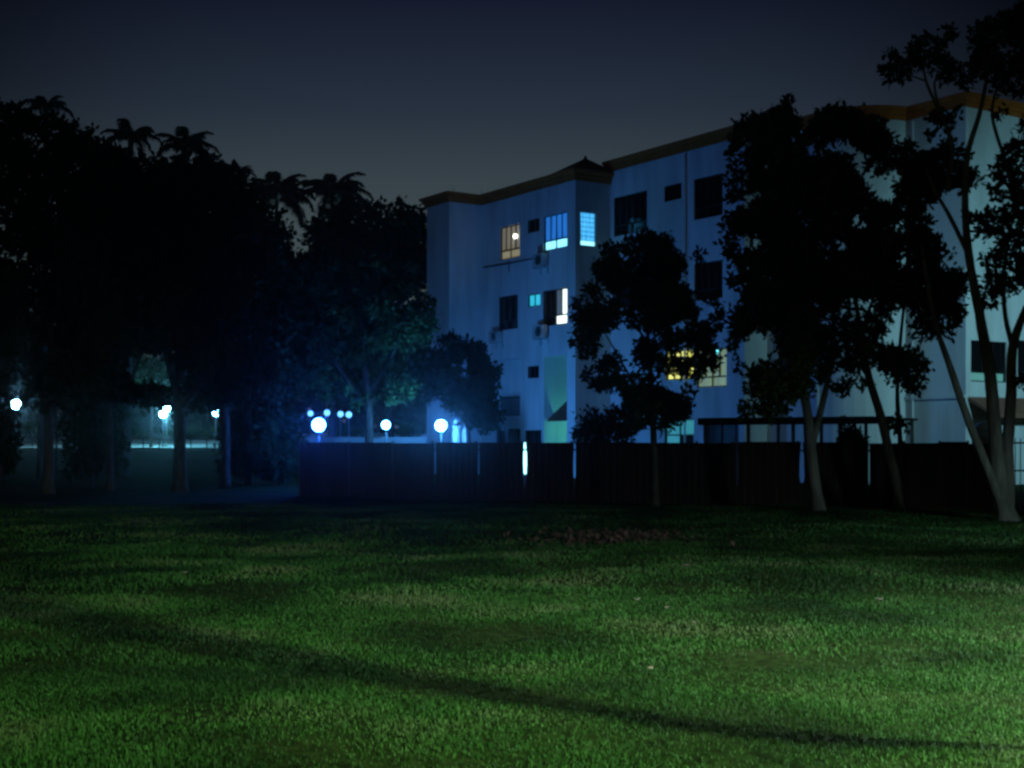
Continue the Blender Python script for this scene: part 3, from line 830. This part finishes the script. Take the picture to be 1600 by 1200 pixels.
# ------------------------------------------------------------------ trees
def leaf_mesh(name, C, size, aspect=.5, up=None, curl=0.0):
    """one kite-shaped leaf per centre; C (N,3); up: optional preferred leaf direction (N,3)"""
    N = len(C)
    d = rng.normal(size=(N, 3)); d /= np.linalg.norm(d, axis=1)[:, None] + 1e-9
    if up is not None: d = d * .55 + up; d /= np.linalg.norm(d, axis=1)[:, None] + 1e-9
    q = rng.normal(size=(N, 3)); s = np.cross(d, q); s /= np.linalg.norm(s, axis=1)[:, None] + 1e-9
    nrm = np.cross(d, s)
    L = size * rng.uniform(.6, 1.3, N)[:, None]; Wd = L * aspect
    v = np.zeros((N, 4, 3))
    v[:, 0] = C; v[:, 1] = C + d * L * .55 + s * Wd * .5 + nrm * L * .06
    v[:, 2] = C + d * L; v[:, 3] = C + d * L * .55 - s * Wd * .5 + nrm * L * .06
    f = (np.arange(N)[:, None] * 4 + np.array([[0, 1, 2, 0, 2, 3]])).reshape(-1)
    return np_mesh(name, v.reshape(-1, 3), f, 3)

def crown_points(clumps, per, rosette=7, spread=.16, shell=.55):
    """clumps: (centre Vector, rx, ry, rz). Twig tips spread through each clump, mostly towards its outside, leaves radiate from tips"""
    C, U = [], []
    for c, rx, ry, rz in clumps:
        n = max(4, int(per * (rx * ry * rz) ** (2 / 3)))
        dd = rng.normal(size=(n, 3)); dd /= np.linalg.norm(dd, axis=1)[:, None]
        rad = rng.uniform(shell ** 3, 1, n) ** (1 / 3) * rng.uniform(.75, 1.12, n)
        T = np.array(c) + dd * rad[:, None] * np.array([rx, ry, rz])
        for k in range(rosette):
            o = rng.normal(size=(n, 3)); o /= np.linalg.norm(o, axis=1)[:, None]
            o = o + dd * .5 + np.array([0, 0, .1]); o /= np.linalg.norm(o, axis=1)[:, None]
            C.append(T + rng.normal(size=(n, 3)) * spread * .35); U.append(o)
    return np.concatenate(C), np.concatenate(U)

def limb(pix, Y, radii, dz=None, sub=4):
    """limb drawn through pixels at depth Y + offsets"""
    dz = dz or [0] * len(pix)
    return smooth_path([W(x, y, Y + o) for (x, y), o in zip(pix, dz)], radii, sub)

def tree(name, label, cat, Y, trunk, branches, clumps, leaf=.2, per=60, aspect=.5, lm=None, bm=None, group=None, ros=7, foot=True, shell=.55):
    """trunk / branches: (pixels, radii, depth offsets). clumps: (px, py, rpx, rpy, depth offset)"""
    pts, rr = limb(trunk[0], Y, trunk[1], trunk[2] if len(trunk) > 2 else None)
    base = pts[0]
    r = empty(name, (base.x, base.y, float(ground_z(base.x, base.y))), label, cat, group)
    if foot: rr[0] *= 1.35; rr[1] *= 1.12
    t = MB(); t.tube(pts, rr, 10, True, .06); t.build('trunk', bm or M_bark, r, True)
    for br in branches:
        p_, r_ = limb(br[0], Y, br[1], br[2] if len(br) > 2 else None)
        t = MB(); t.tube(p_, r_, 8, True, .05); t.build('branch', bm or M_bark, r, True)
    cl = []
    for (x, y, rx, ry, off) in clumps:
        c = W(x, y, Y + off); k = (Y + off) / F
        cl.append((tuple(c), rx * k, max(rx, ry) * k * .85, ry * k))
    C, U = crown_points(cl, per, ros, leaf, shell)
    me = leaf_mesh('crown', C, leaf, aspect, U)
    link_mesh('crown', me, lm or M_leaf, r); settle()
    return r

def auto_clumps(x0, x1, y0, y1, n, rmin, rmax, offr, outline=None):
    out = []
    tries = 0
    while len(out) < n and tries < 4000:
        tries += 1
        x, y = random.uniform(x0, x1), random.uniform(y0, y1)
        if outline and not outline(x, y): continue
        out.append((x, y, random.uniform(rmin, rmax), random.uniform(rmin, rmax) * .85, random.uniform(-offr, offr)))
    return out
def in_poly(poly):
    def f(x, y):
        c = False; j = len(poly) - 1
        for i in range(len(poly)):
            xi, yi = poly[i]; xj, yj = poly[j]
            if (yi > y) != (yj > y) and x < (xj - xi) * (y - yi) / (yj - yi) + xi: c = not c
            j = i
        return c
    return f

def ragged(poly, n, lo=4, hi=9, out=12, offr=.7):
    """small sprays of leaves sticking out past the outline"""
    cx = sum(p[0] for p in poly) / len(poly); cy = sum(p[1] for p in poly) / len(poly); res = []
    for _ in range(n):
        i = random.randrange(len(poly)); a, b = poly[i], poly[(i + 1) % len(poly)]; t_ = random.random()
        x, y = a[0] + (b[0] - a[0]) * t_, a[1] + (b[1] - a[1]) * t_
        l_ = math.hypot(x - cx, y - cy) + 1e-6; o = random.uniform(2, out)
        r_ = random.uniform(lo, hi); res.append((x + (x - cx) / l_ * o, y + (y - cy) / l_ * o, r_, r_, random.uniform(-offr, offr)))
    return res
GR = 'trees standing in front of the fence'
# tree A in front of the bay
polyA = [(985, 372), (1035, 368), (1058, 400), (1062, 470), (1090, 500), (1110, 560), (1075, 610), (1060, 650), (1000, 660), (960, 600), (925, 590), (905, 520), (908, 480), (940, 455), (945, 410)]
clA = auto_clumps(900, 1115, 365, 660, 46, 15, 25, .9, in_poly(polyA)) + ragged(polyA, 40) + [(912, 497, 13, 12, .2), (912, 550, 8, 6, .3), (1090, 520, 20, 16, 0), (1120, 500, 12, 12, -.2), (990, 385, 18, 16, 0), (1032, 392, 18, 18, .3), (1118, 470, 9, 9, 0), (1020, 430, 22, 20, 0), (1000, 415, 20, 18, .3), (1090, 400, 8, 8, 0), (965, 440, 18, 20, 0)]
tree('broadleaf_tree', 'slim dark tree before the white bay hiding the yellow windows', 'tree', 33.4,
     ([(1024, 791), (1023, 740), (1021, 680), (1018, 610), (1012, 520), (1008, 430)], [.10, .085, .08, .07, .05, .02]),
     [([(1020, 650), (985, 590), (945, 520)], [.045, .03, .012], [0, -.2, -.4]), ([(1019, 600), (1060, 540), (1095, 505)], [.04, .03, .012], [0, .3, .5]),
      ([(1014, 540), (970, 470), (960, 430)], [.035, .025, .01], [0, .3, .4])], clA, .155, 620, .52, bm=M_barkd, group=GR)
# tree B
polyB = [(1228, 160), (1245, 200), (1260, 230), (1300, 260), (1320, 330), (1330, 450), (1320, 540), (1280, 580), (1240, 620), (1190, 635), (1165, 590), (1152, 520), (1158, 440), (1145, 370), (1148, 290), (1150, 240), (1165, 200), (1200, 195)]
clB = auto_clumps(1140, 1335, 160, 640, 92, 15, 27, 1.2, in_poly(polyB)) + ragged(polyB, 55) + [(1230, 168, 10, 12, 0), (1232, 190, 14, 16, 0), (1160, 195, 10, 9, .3), (1185, 205, 11, 14, 0), (1205, 190, 8, 8, .2), (1148, 300, 10, 16, 0), (1146, 400, 10, 16, 0), (1170, 640, 14, 9, 0), (1205, 640, 22, 10, 0)]
tree('broadleaf_tree', 'tall dense tree with forked pale trunk second from the slim tree', 'tree', 30.6,
     ([(1280, 802), (1271, 740), (1265, 690), (1262, 650), (1252, 590), (1244, 530), (1240, 440), (1234, 330), (1230, 220)], [.15, .135, .125, .11, .085, .07, .06, .045, .02]),
     [([(1268, 700), (1279, 655), (1292, 600), (1300, 540), (1305, 440)], [.09, .08, .07, .055, .03], [0, .1, .3, .4, .6]),
      ([(1246, 540), (1200, 460), (1175, 380)], [.05, .035, .015], [0, -.3, -.5]), ([(1240, 420), (1275, 340), (1290, 270)], [.04, .03, .015], [0, .4, .6])],
     clB, .16, 620, .52, group=GR)
# tree C
polyC = [(1295, 185), (1330, 185), (1372, 205), (1380, 240), (1400, 245), (1440, 225), (1500, 240), (1510, 290), (1440, 315), (1420, 330), (1445, 350), (1480, 420), (1490, 500), (1450, 560), (1420, 590), (1380, 560), (1330, 570), (1290, 540), (1280, 400), (1270, 260)]
clC = auto_clumps(1270, 1510, 185, 590, 92, 15, 27, 1.2, in_poly(polyC)) + ragged(polyC, 50) + [(1320, 605, 16, 10, 0), (1425, 600, 18, 12, 0), (1372, 190, 9, 9, 0), (1352, 225, 12, 14, 0), (1385, 240, 8, 12, 0), (1405, 665, 14, 8, 0), (1350, 600, 8, 8, 0), (1300, 195, 16, 14, 0), (1275, 215, 12, 16, 0)]
tree('broadleaf_tree', 'dark leaning tree with twin stems between the pale forked trees', 'tree', 30.8,
     ([(1408, 802), (1402, 760), (1390, 710), (1376, 650), (1358, 590), (1345, 520), (1330, 420), (1322, 300)], [.13, .12, .11, .10, .085, .06, .045, .02]),
     [([(1405, 790), (1407, 740), (1406, 680), (1402, 610), (1408, 520), (1420, 420)], [.07, .065, .06, .05, .04, .02], [.1, .1, .2, .3, .4, .6]),
      ([(1362, 600), (1340, 565), (1318, 545)], [.045, .035, .02], [0, -.2, -.3]), ([(1345, 520), (1380, 420), (1400, 330)], [.04, .03, .015], [0, .3, .5])],
     clC, .16, 620, .52, bm=M_barkd, group=GR)
# tree D, several pale stems at the right edge
clD = [(1400, 112, 20, 15, 0), (1392, 88, 9, 8, 0), (1450, 78, 26, 24, 0), (1485, 52, 9, 10, .2), (1432, 92, 10, 10, 0), (1478, 108, 22, 16, .2), (1505, 125, 14, 8, .3),
       (1540, 60, 26, 22, 0), (1575, 45, 26, 26, .4), (1600, 30, 28, 24, .2), (1620, 90, 30, 30, -.2), (1545, 100, 24, 18, -.3), (1580, 105, 28, 18, .5), (1560, 135, 16, 10, 0), (1525, 105, 12, 14, 0), (1590, 140, 14, 10, .1),
       (1590, 235, 24, 16, 0), (1570, 270, 20, 18, .4), (1605, 290, 28, 24, 0), (1560, 300, 12, 12, .2), (1620, 200, 24, 24, .5), (1590, 330, 24, 18, -.4), (1555, 345, 22, 16, 0), (1615, 370, 26, 26, 0), (1540, 365, 12, 10, .3),
       (1580, 385, 22, 18, .2), (1552, 410, 18, 14, 0), (1560, 440, 22, 12, .1), (1545, 465, 14, 9, 0), (1600, 420, 20, 14, .4), (1575, 455, 12, 8, 0), (1560, 175, 7, 6, 0), (1475, 185, 20, 12, .3), (1490, 270, 18, 16, .4), (1470, 245, 18, 16, .6), (1525, 340, 10, 8, 0), (1600, 600, 8, 8, 0)]
tree('broadleaf_tree', 'open pale barked tree with several forking stems at the right edge', 'tree', 27.2,
     ([(1575, 816), (1565, 770), (1558, 720), (1552, 640), (1545, 570), (1530, 490), (1514, 400), (1508, 320), (1512, 240), (1530, 180), (1545, 110), (1560, 60)],
      [.20, .17, .15, .13, .12, .10, .085, .07, .06, .05, .035, .015]),
     [([(1568, 800), (1552, 755), (1530, 700), (1505, 635), (1485, 575), (1466, 520), (1450, 450), (1440, 380)], [.11, .095, .085, .08, .07, .055, .04, .02], [.05, -.1, -.2, -.3, -.3, -.3, -.2, 0]),
      ([(1572, 810), (1574, 760), (1574, 700), (1580, 620), (1582, 545), (1600, 490), (1625, 430), (1630, 340)], [.17, .15, .13, .115, .10, .08, .06, .03], [0, .1, .2, .3, .4, .4, .5, .6]),
      ([(1583, 545), (1571, 495), (1568, 440), (1575, 380), (1590, 300)], [.06, .05, .045, .035, .015], [.4, .4, .3, .3, .2]),
      ([(1514, 400), (1485, 340), (1462, 300), (1445, 260)], [.055, .045, .035, .015], [0, .1, .3, .4]),
      ([(1535, 500), (1538, 465), (1545, 430)], [.03, .025, .015]),
      ([(1480, 300), (1488, 230), (1468, 175), (1448, 130), (1440, 85)], [.05, .045, .04, .03, .012], [.3, .2, .1, 0, 0]),
      ([(1470, 178), (1460, 130), (1478, 105)], [.03, .025, .012]), ([(1446, 126), (1428, 120), (1404, 110)], [.02, .016, .008]),
      ([(1590, 330), (1570, 250), (1550, 180), (1560, 130)], [.045, .04, .035, .02], [.2, .2, .1, 0])],
     clD, .155, 600, .5, group=GR)

# unseen bent stem and leaves, added and shaped to shade the lawn
sp = empty('lawn_shadow_caster', (4.2, 6.6, 0), 'unseen sapling added outside the lower right corner to shade the lawn', 'tree')
_p, _r = smooth_path([(4.2, 6.6, -.05), (3.85, 5.9, .5), (4.05, 4.75, 1.15), (4.22, 4.52, 1.7), (4.6, 4.15, 2.1), (4.8, 4.3, 2.5)], [.012, .015, .075, .19, .19, .13], 5)
t = MB(); t.tube(_p, _r, 10, True, .05); t.build('trunk', M_bark, sp, True)
_c, _u = crown_points([((4.45, 5.1, 2.35), .55, .6, .32), ((4.9, 4.5, 2.55), .5, .5, .3), ((3.9, 5.3, 2.2), .4, .4, .25)], 110, 6, .12)
link_mesh('crown', leaf_mesh('crown', _c, .12, .5, _u), M_leaf, sp); settle()

# tree beside the left bay and bush below it
polyE = [(690, 545), (705, 530), (720, 545), (750, 550), (766, 580), (764, 620), (775, 655), (740, 668), (712, 634), (672, 618), (656, 580), (668, 555)]
clE = auto_clumps(648, 780, 528, 670, 46, 11, 19, .9, in_poly(polyE)) + ragged(polyE, 22, 4, 8, 9) + [(704, 534, 10, 10, 0), (745, 552, 16, 9, 0), (770, 655, 9, 14, 0), (757, 590, 10, 14, 0)]
tree('garden_tree', 'small round headed tree beside the left bay above the round lamp', 'tree', 50.5,
     ([(735, 765), (733, 700), (728, 640), (722, 580)], [.11, .09, .07, .03]), [([(729, 650), (700, 600), (690, 560)], [.05, .035, .012]), ([(728, 640), (752, 600), (758, 575)], [.045, .03, .012])],
     clE, .24, 200, .5, lm=M_leaf2, group='garden trees behind the fence')
clF = auto_clumps(905, 990, 655, 690, 12, 12, 20, .6) + [(925, 652, 12, 10, 0), (960, 645, 12, 10, 0), (985, 640, 10, 12, 0)]
tree('garden_bush', 'low dark bush by the corner pillar just above the fence', 'bush', 46.0,
     ([(950, 760), (950, 720), (950, 690)], [.06, .05, .02]), [([(950, 720), (930, 680), (920, 665)], [.03, .02, .01]), ([(950, 720), (975, 680), (985, 655)], [.03, .02, .01])], clF, .22, 220, .4, lm=M_leaf2)
clG = auto_clumps(1295, 1345, 662, 700, 8, 10, 16, .5)
tree('garden_bush', 'dark bush under the carport roof beside the tube lamp', 'bush', 41.0,
     ([(1318, 770), (1318, 720), (1318, 690)], [.05, .04, .02]), [], clG, .2, 220, .45, lm=M_leaf2)

# tree lit by the globe lamps from below, lit flecks also painted in
polyH = [(440, 470), (500, 430), (560, 400), (640, 420), (662, 480), (660, 560), (640, 626), (600, 622), (560, 622), (540, 610), (500, 612), (465, 600), (445, 560)]
clH = auto_clumps(435, 665, 400, 630, 60, 15, 26, 1.8, in_poly(polyH)) + [(462, 612, 7, 7, 0), (520, 622, 8, 9, 0), (556, 628, 7, 9, 0)] + ragged(polyH, 20, 5, 8, 8)
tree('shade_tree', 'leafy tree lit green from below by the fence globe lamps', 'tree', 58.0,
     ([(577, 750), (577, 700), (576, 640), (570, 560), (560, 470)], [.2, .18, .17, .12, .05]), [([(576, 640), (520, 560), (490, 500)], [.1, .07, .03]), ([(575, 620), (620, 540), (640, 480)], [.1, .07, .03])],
     clH, .26, 190, .5, lm=M_leaf_fleck, bm=M_barkd, group='dark trees on the left')
t_extra = [(597, 735, 62, 'bare grey trunk'),]

# ---- big dark trees of the left side: skyline given per tree
def big_tree(label, Y, tx, tw, top, x0, x1, bottom, n, ty=None, name='shade_tree', rmn=26, rmx=44, leaf=.27, per=125, hole=None):
    """crown between x0..x1, skyline y = top(x), lower edge bottom"""
    cl = []
    tries = 0
    while len(cl) < n and tries < 5000:
        tries += 1
        x = random.uniform(x0, x1); r_ = random.uniform(rmn, rmx)
        y = random.uniform(top(x) + r_ * .9, bottom - r_ * .7)
        if hole and abs(x - hole[0]) < hole[2] + r_ and abs(y - hole[1]) < hole[3] + r_: continue
        cl.append((x, y, r_, r_ * .85, random.uniform(-2.2, 2.2)))
    if hole:
        for q in range(16): cl.append((hole[0] + random.uniform(-30, 34), hole[1] + random.uniform(30, 40), random.uniform(8, 11), 9, random.uniform(-1, 1)))
    m = int((x1 - x0) / 16)
    for i in range(m + 1):       # small clumps along the skyline make its edge uneven
        x = x0 + (x1 - x0) * i / max(1, m); r_ = random.uniform(10, 17)
        cl.append((x, top(x) + r_ * .8, r_, r_ * .85, random.uniform(-1.5, 1.5)))
    k = Y / F; gy_ = HOR + EYE / Y * F - float(ground_z(0, Y)) / Y * F
    mid = (bottom + top((x0 + x1) / 2)) / 2
    tree(name, label, 'tree', Y, ([(tx, gy_), (tx + 1, 690), (tx, 620), (tx + 4, (620 + mid) / 2), ((tx + x0 + x1) / 3, mid)], [tw * k * .6, tw * k * .5, tw * k * .46, tw * k * .36, tw * k * .12]),
         [([(tx, 625), ((tx + x0) / 2, 540), (x0 + 30, mid)], [tw * k * .3, tw * k * .2, tw * k * .07], [0, .6, 1.2]), ([(tx, 640), ((tx + x1) / 2, 560), (x1 - 30, mid)], [tw * k * .3, tw * k * .2, tw * k * .07], [0, -.6, -1.2])],
         cl, leaf, per, .55, lm=M_leaf2, bm=M_barkd, group='dark trees on the left', ros=6)
def sky(pts):
    return lambda x: float(np.interp(x, [p[0] for p in pts], [p[1] for p in pts]))
big_tree('massive dark tree filling the far left edge of the view', 41, 75, 15, sky([(-80, 150), (0, 160), (60, 178), (95, 192), (130, 196), (165, 228)]), -70, 165, 640, 95)
big_tree('dark tree with thin trunk just right of the far left mass', 44, 172, 9, sky([(120, 215), (165, 225), (200, 238), (235, 245), (262, 255)]), 115, 265, 645, 75, hole=(231, 584, 18, 16))
big_tree('dark tree on the thick trunk by the touching pair of lamps', 42, 280, 19, sky([(240, 262), (280, 245), (310, 232), (345, 255), (375, 275), (390, 300)]), 235, 388, 640, 75, hole=(231, 584, 18, 16))
big_tree('dark tree on the trunk under the single cyan globe', 46, 352, 13, sky([(320, 330), (360, 310), (400, 345), (430, 400)]), 318, 425, 640, 56)
big_tree('dark tree with slender trunk left of the biggest lamp', 50, 388, 9, sky([(380, 305), (422, 325), (443, 400), (490, 405), (500, 340)]), 380, 500, 610, 48, leaf=.27)
big_tree('rounded dark tree against the sky beside the building edge', 72, 610, 10, sky([(495, 350), (515, 318), (560, 312), (575, 325), (605, 316), (640, 322), (662, 338), (672, 352)]), 498, 668, 610, 80, leaf=.38, rmn=20, rmx=32, per=75)

clP = auto_clumps(206, 262, 560, 606, 16, 9, 15, 1.2) + [(222, 588, 14, 10, 0), (238, 577, 12, 12, 0), (246, 590, 9, 10, 0)]
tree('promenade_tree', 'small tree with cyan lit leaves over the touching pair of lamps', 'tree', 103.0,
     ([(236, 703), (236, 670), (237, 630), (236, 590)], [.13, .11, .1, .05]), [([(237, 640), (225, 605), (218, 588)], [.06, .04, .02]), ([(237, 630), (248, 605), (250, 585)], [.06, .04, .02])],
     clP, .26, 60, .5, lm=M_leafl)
# ---- palms
def frond_mesh(L=2.6, n=26):
    v, f = [], []
    pts = []
    for i in range(n + 1):
        t = i / n; a = .95 - 2.05 * t ** 1.25
        pts.append((t, a))
    x = z = 0.0; P = []
    for i in range(n + 1):
        P.append((x, z)); x += math.cos(pts[i][1]) * L / n; z += math.sin(pts[i][1]) * L / n
    for i in range(n):
        (x0, z0), (x1, z1) = P[i], P[i + 1]; w_ = .035 * (1 - i / n) + .006
        o = len(v); v += [(x0, -w_, z0), (x0, w_, z0), (x1, w_ * .9, z1), (x1, -w_ * .9, z1)]; f.append((o, o + 1, o + 2, o + 3))
        if i > 3:
            ll = .62 * math.sin(math.pi * min(1, (i - 2) / (n - 1)) ** .7) + .12
            for s in (-1, 1):
                for j in (0, .5):
                    bx, bz = x0 + (x1 - x0) * j, z0 + (z1 - z0) * j
                    dr = random.uniform(.25, .75); fw = .35
                    tip = (bx + ll * fw, s * ll * .75, bz - ll * dr)
                    o = len(v); v += [(bx - .045, 0, bz), (bx + .045, 0, bz), ((bx + tip[0]) / 2 + .045, tip[1] * .55, (bz + tip[2]) / 2 + .05), tip]
                    f += [(o, o + 1, o + 2), (o, o + 2, o + 3)]
    me = bpy.data.meshes.new('frond'); me.from_pydata(v, [], f); me.update(); me.materials.append(M_frond)
    return me
FRONDS = [frond_mesh() for _ in range(4)]
def palm(px, py, Y, label, nf=15, sc=1.0, tw=.16):
    c = W(px, py, Y); g = float(ground_z(c.x, Y))
    r = empty('palm_tree', (c.x, Y, g), label, 'palm tree', 'palms among the dark trees')
    hgt = c.z - g; lean = random.uniform(-.4, .4)
    pts = [Vector((c.x + lean * (1 - t) ** 2, Y, g + hgt * t)) for t in [i / 12 for i in range(13)]]
    rr = [tw * (1.25 - .5 * i / 12) for i in range(13)]; rr[-2] *= 1.1; rr[-1] *= .8
    t = MB(); t.tube(pts, rr, 9); t.build('trunk', M_bark, r, True)
    t = MB(); t.tube([c - UP * .25, c + UP * .3, c + UP * .75], [tw * .95, tw * .75, .03], 9); t.build('crownshaft', M_frond, r, True)
    settle()
    for k in range(nf):
        o = bpy.data.objects.new('frond', FRONDS[k % 4]); COL.objects.link(o); o.parent = r
        o.location = (0, 0, hgt + .25 + .02 * k)
        o.rotation_euler = (random.uniform(-.12, .12), -.55 + 1.35 * (k / nf) + random.uniform(-.1, .1), 2.4 * k + random.uniform(-.2, .2))
        s_ = sc * random.uniform(.85, 1.1); o.scale = (s_, s_, s_)
palm(432, 318, 82, 'left of two palms standing clear against the sky', 17, 1.15)
palm(520, 316, 84, 'right of two palms standing clear against the sky', 17, 1.15)
palm(290, 246, 60, 'palm tuft rising above the dark trees over the paired lamps', 14, .66)
palm(204, 232, 62, 'palm tuft on the skyline between the two left tree masses', 14, .62)
palm(72, 182, 58, 'spiky palm top highest on the far left skyline', 12, .5)
palm(372, 282, 70, 'small palm tuft on the slope left of the clear palms', 12, .45)
palm(200, 640, 101, 'short pale stemmed palm lit on the promenade', 9, .28, .13)
# bare spike on the skyline beside the far left palm
t = MB(); p = W(88, 150, 58); t.tube([Vector((p.x, 58, 0)), Vector((p.x + .02, 58, p.z))], [.05, .012], 6)
r = empty('flag_pole', (p.x, 58, 0), 'thin bare pole rising above the far left trees', 'pole'); t.build('shaft', M_barkd, r)
t = MB(); t.ball((p.x + .02, 58, p.z), .04, 8, 6); t.build('finial', M_barkd, r); settle()

# ---- dark undergrowth between the left trunks
def thicket(label, Y, x0, x1, y0, y1, n):
    cl = auto_clumps(x0, x1, y0 + 8, y1, n, 15, 24, 1.4)
    xm = (x0 + x1) / 2; gy_ = HOR + EYE / Y * F
    tree('dark_shrub', label, 'shrub', Y, ([(xm, gy_), (xm, (gy_ + y1) / 2), (xm + 2, (y0 + y1) / 2)], [.07, .05, .03]),
         [([(xm, gy_ - 8), ((xm + x0) / 2, y1), (x0 + 10, (y0 + y1) / 2)], [.05, .04, .02]), ([(xm, gy_ - 8), ((xm + x1) / 2, y1), (x1 - 10, (y0 + y1) / 2)], [.05, .04, .02])],
         cl, .24, 150, .5, lm=M_leaf2, bm=M_barkd, group='dark shrubs between the left trunks', foot=False)
thicket('black shrub filling the gap between the two leftmost trunks', 47, 112, 178, 625, 735, 26)
thicket('black shrub right of the trunk under the cyan globe', 52, 352, 402, 632, 735, 22)
thicket('black shrub against the left end of the fence', 49, 408, 464, 640, 735, 24)
thicket('low black shrub cut by the left picture edge', 45, -30, 12, 640, 740, 16)
# ---- hedges and shrubs along the promenade
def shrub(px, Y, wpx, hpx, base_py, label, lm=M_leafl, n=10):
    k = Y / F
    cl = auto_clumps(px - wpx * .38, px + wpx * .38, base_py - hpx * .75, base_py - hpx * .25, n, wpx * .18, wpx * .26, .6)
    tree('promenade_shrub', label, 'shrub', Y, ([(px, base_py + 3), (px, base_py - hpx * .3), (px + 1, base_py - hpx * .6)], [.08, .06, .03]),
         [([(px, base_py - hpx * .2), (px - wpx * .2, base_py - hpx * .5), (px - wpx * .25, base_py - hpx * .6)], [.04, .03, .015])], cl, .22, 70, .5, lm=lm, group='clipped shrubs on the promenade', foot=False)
shrub(48, 124, 48, 26, 685, 'wide clipped shrub under the far left globe lamp')
shrub(98, 123, 30, 26, 688, 'pale lit shrub right of the far left trunk')
shrub(216, 124, 34, 20, 685, 'rounded green shrub right of the pale stemmed palm')
shrub(262, 124, 22, 18, 685, 'small shrub under the touching pair of lamps')
shrub(303, 122, 46, 22, 685, 'broad green shrub right of the thick trunk')
shrub(330, 121, 18, 22, 688, 'narrow greyish shrub under the single cyan globe')
shrub(545, 118, 60, 24, 690, 'dim hedge shrub beyond the low wall', n=12)
shrub(640, 118, 40, 34, 690, 'dim green shrub between the fence globe lamps', n=12)
# low post railing in front of the promenade
ra = empty('low_railing', (-30, 97.5, 1.0), 'low dark post railing along the near edge of the promenade', 'railing')
for k in range(44):
    x = -44 + k * 1.15; t = MB(); z = float(ground_z(x, 97.5)); t.tube([(x, 97.5, z - .02), (x, 97.5, z + .82)], [.035, .03], 6); t.build('post', M_barkd, ra)
for z in (.45, .78):
    t = MB(); t.box(-44, 5.5, 97.45, 97.48, 1 + z, 1.03 + z); t.build('rail', M_barkd, ra)
settle()
# low beige wall behind the promenade
t = MB(); t.box(-80, 10, 126.5, 126.9, 1.5, 2.25); lwo = empty('garden_wall', (-35, 126.7, 1.9), 'long low beige wall behind the promenade shrubs', 'wall')
t.build('wall_body', M_conc, lwo); t = MB(); t.box(-80.1, 10.1, 126.4, 127.0, 2.253, 2.33); t.build('coping', M_conc, lwo); settle()

# far wood closing the view behind the promenade: nobody could count it
def far_wood():
    N = 26000
    x = rng.uniform(-95, 80, N); y = rng.uniform(142, 162, N)
    top = 12.0 + 2.2 * np.sin(x * .21) + 1.5 * np.sin(x * .53 + 1) + 1.0 * np.sin(x * 1.3)
    z = 1.7 + (top - 1.7) * rng.uniform(0, 1, N) ** .8
    me = leaf_mesh('far_wood', np.stack([x, y, z], -1), 1.5, .7)
    tag(link_mesh('far_wood', me, M_leaf2), 'dark wood closing the view far behind the left trees', 'wood', kind='stuff')
far_wood()

# ------------------------------------------------------------------ litter on the lawn
def scrap(px, py, size, label, m=M_leafdry):
    Y = EYE * F / (py - HOR); x = (px - 800) / F * Y; z = float(lawn_z(x, Y)) + .045
    n = 7; a0 = random.uniform(0, 6.28); v, f = [], []
    for i in range(n):
        t_ = i / (n - 1); wd = size * .36 * math.sin(math.pi * (.08 + .86 * t_)); hz = size * (.22 * (2 * t_ - 1) ** 2 + .05)
        for s in (-1, 0, 1):
            lx, ly = (t_ - .5) * size, s * wd; hh = hz + (abs(s) * size * .16)
            v.append((x + lx * math.cos(a0) - ly * math.sin(a0), Y + lx * math.sin(a0) + ly * math.cos(a0), z + hh))
    for i in range(n - 1):
        for s in range(2): f.append((i * 3 + s, i * 3 + s + 1, i * 3 + s + 4, i * 3 + s + 3))
    me = bpy.data.meshes.new('dry_leaf'); me.from_pydata(v, [], f); me.update()
    o = link_mesh('dry_leaf', me, m); md = o.modifiers.new('thickness', 'SOLIDIFY'); md.thickness = .003
    tag(o, label, 'dry leaf', 'pale dry leaves on the lawn')
scrap(1016, 1056, .05, 'largest pale curled leaf lying in the middle of the dark grass patch')
scrap(1072, 890, .07, 'pale leaf farthest back on the lawn near the leaf litter')
scrap(995, 947, .06, 'pale leaf left of the bare patch in the middle lawn')
scrap(1042, 962, .045, 'small greyish leaf just below and right of the pale leaf')
scrap(1374, 945, .07, 'wide greyish leaf on the dry grass at the right')
scrap(288, 906, .06, 'lone pale leaf on the dim left side of the lawn')
scrap(1085, 986, .04, 'tiny pale leaf on the worn grass in the middle right')
scrap(812, 1078, .03, 'tiny leaf on the pale grass below the long shadow')

def litter():
    N = 650; px = rng.normal(955, 62, N); py = rng.normal(842, 6, N)
    Y = EYE * F / (py - HOR); x = (px - 800) / F * Y
    C = np.stack([x, Y, lawn_z(x, Y) + rng.uniform(.02, .05, N)], -1)
    me = leaf_mesh('fallen_leaves', C, .10, .55)
    tag(link_mesh('fallen_leaves', me, M_litter), 'brown heap of fallen leaves far back on the lawn', 'leaves', kind='stuff')
litter()

# ------------------------------------------------------------------ thin volume added to imitate lens bloom round the lamps
hz = MB(); hz.box(-400, 400, -70, 430, -1.2, 27)
ho = hz.build('lens_glow_haze', None); tag(ho, kind='stuff')
hm = bpy.data.materials.new('lens_glow_volume'); hm.use_nodes = True
hn, hl = hm.node_tree.nodes, hm.node_tree.links
hn.remove(hn['Principled BSDF'])
pv = hn.new('ShaderNodeVolumePrincipled'); pv.inputs['Color'].default_value = (.9, .93, 1, 1); pv.inputs['Density'].default_value = .00078
pv.inputs['Anisotropy'].default_value = 0.95
hl.new(pv.outputs[0], hn['Material Output'].inputs['Volume'])
ho.data.materials.append(hm)
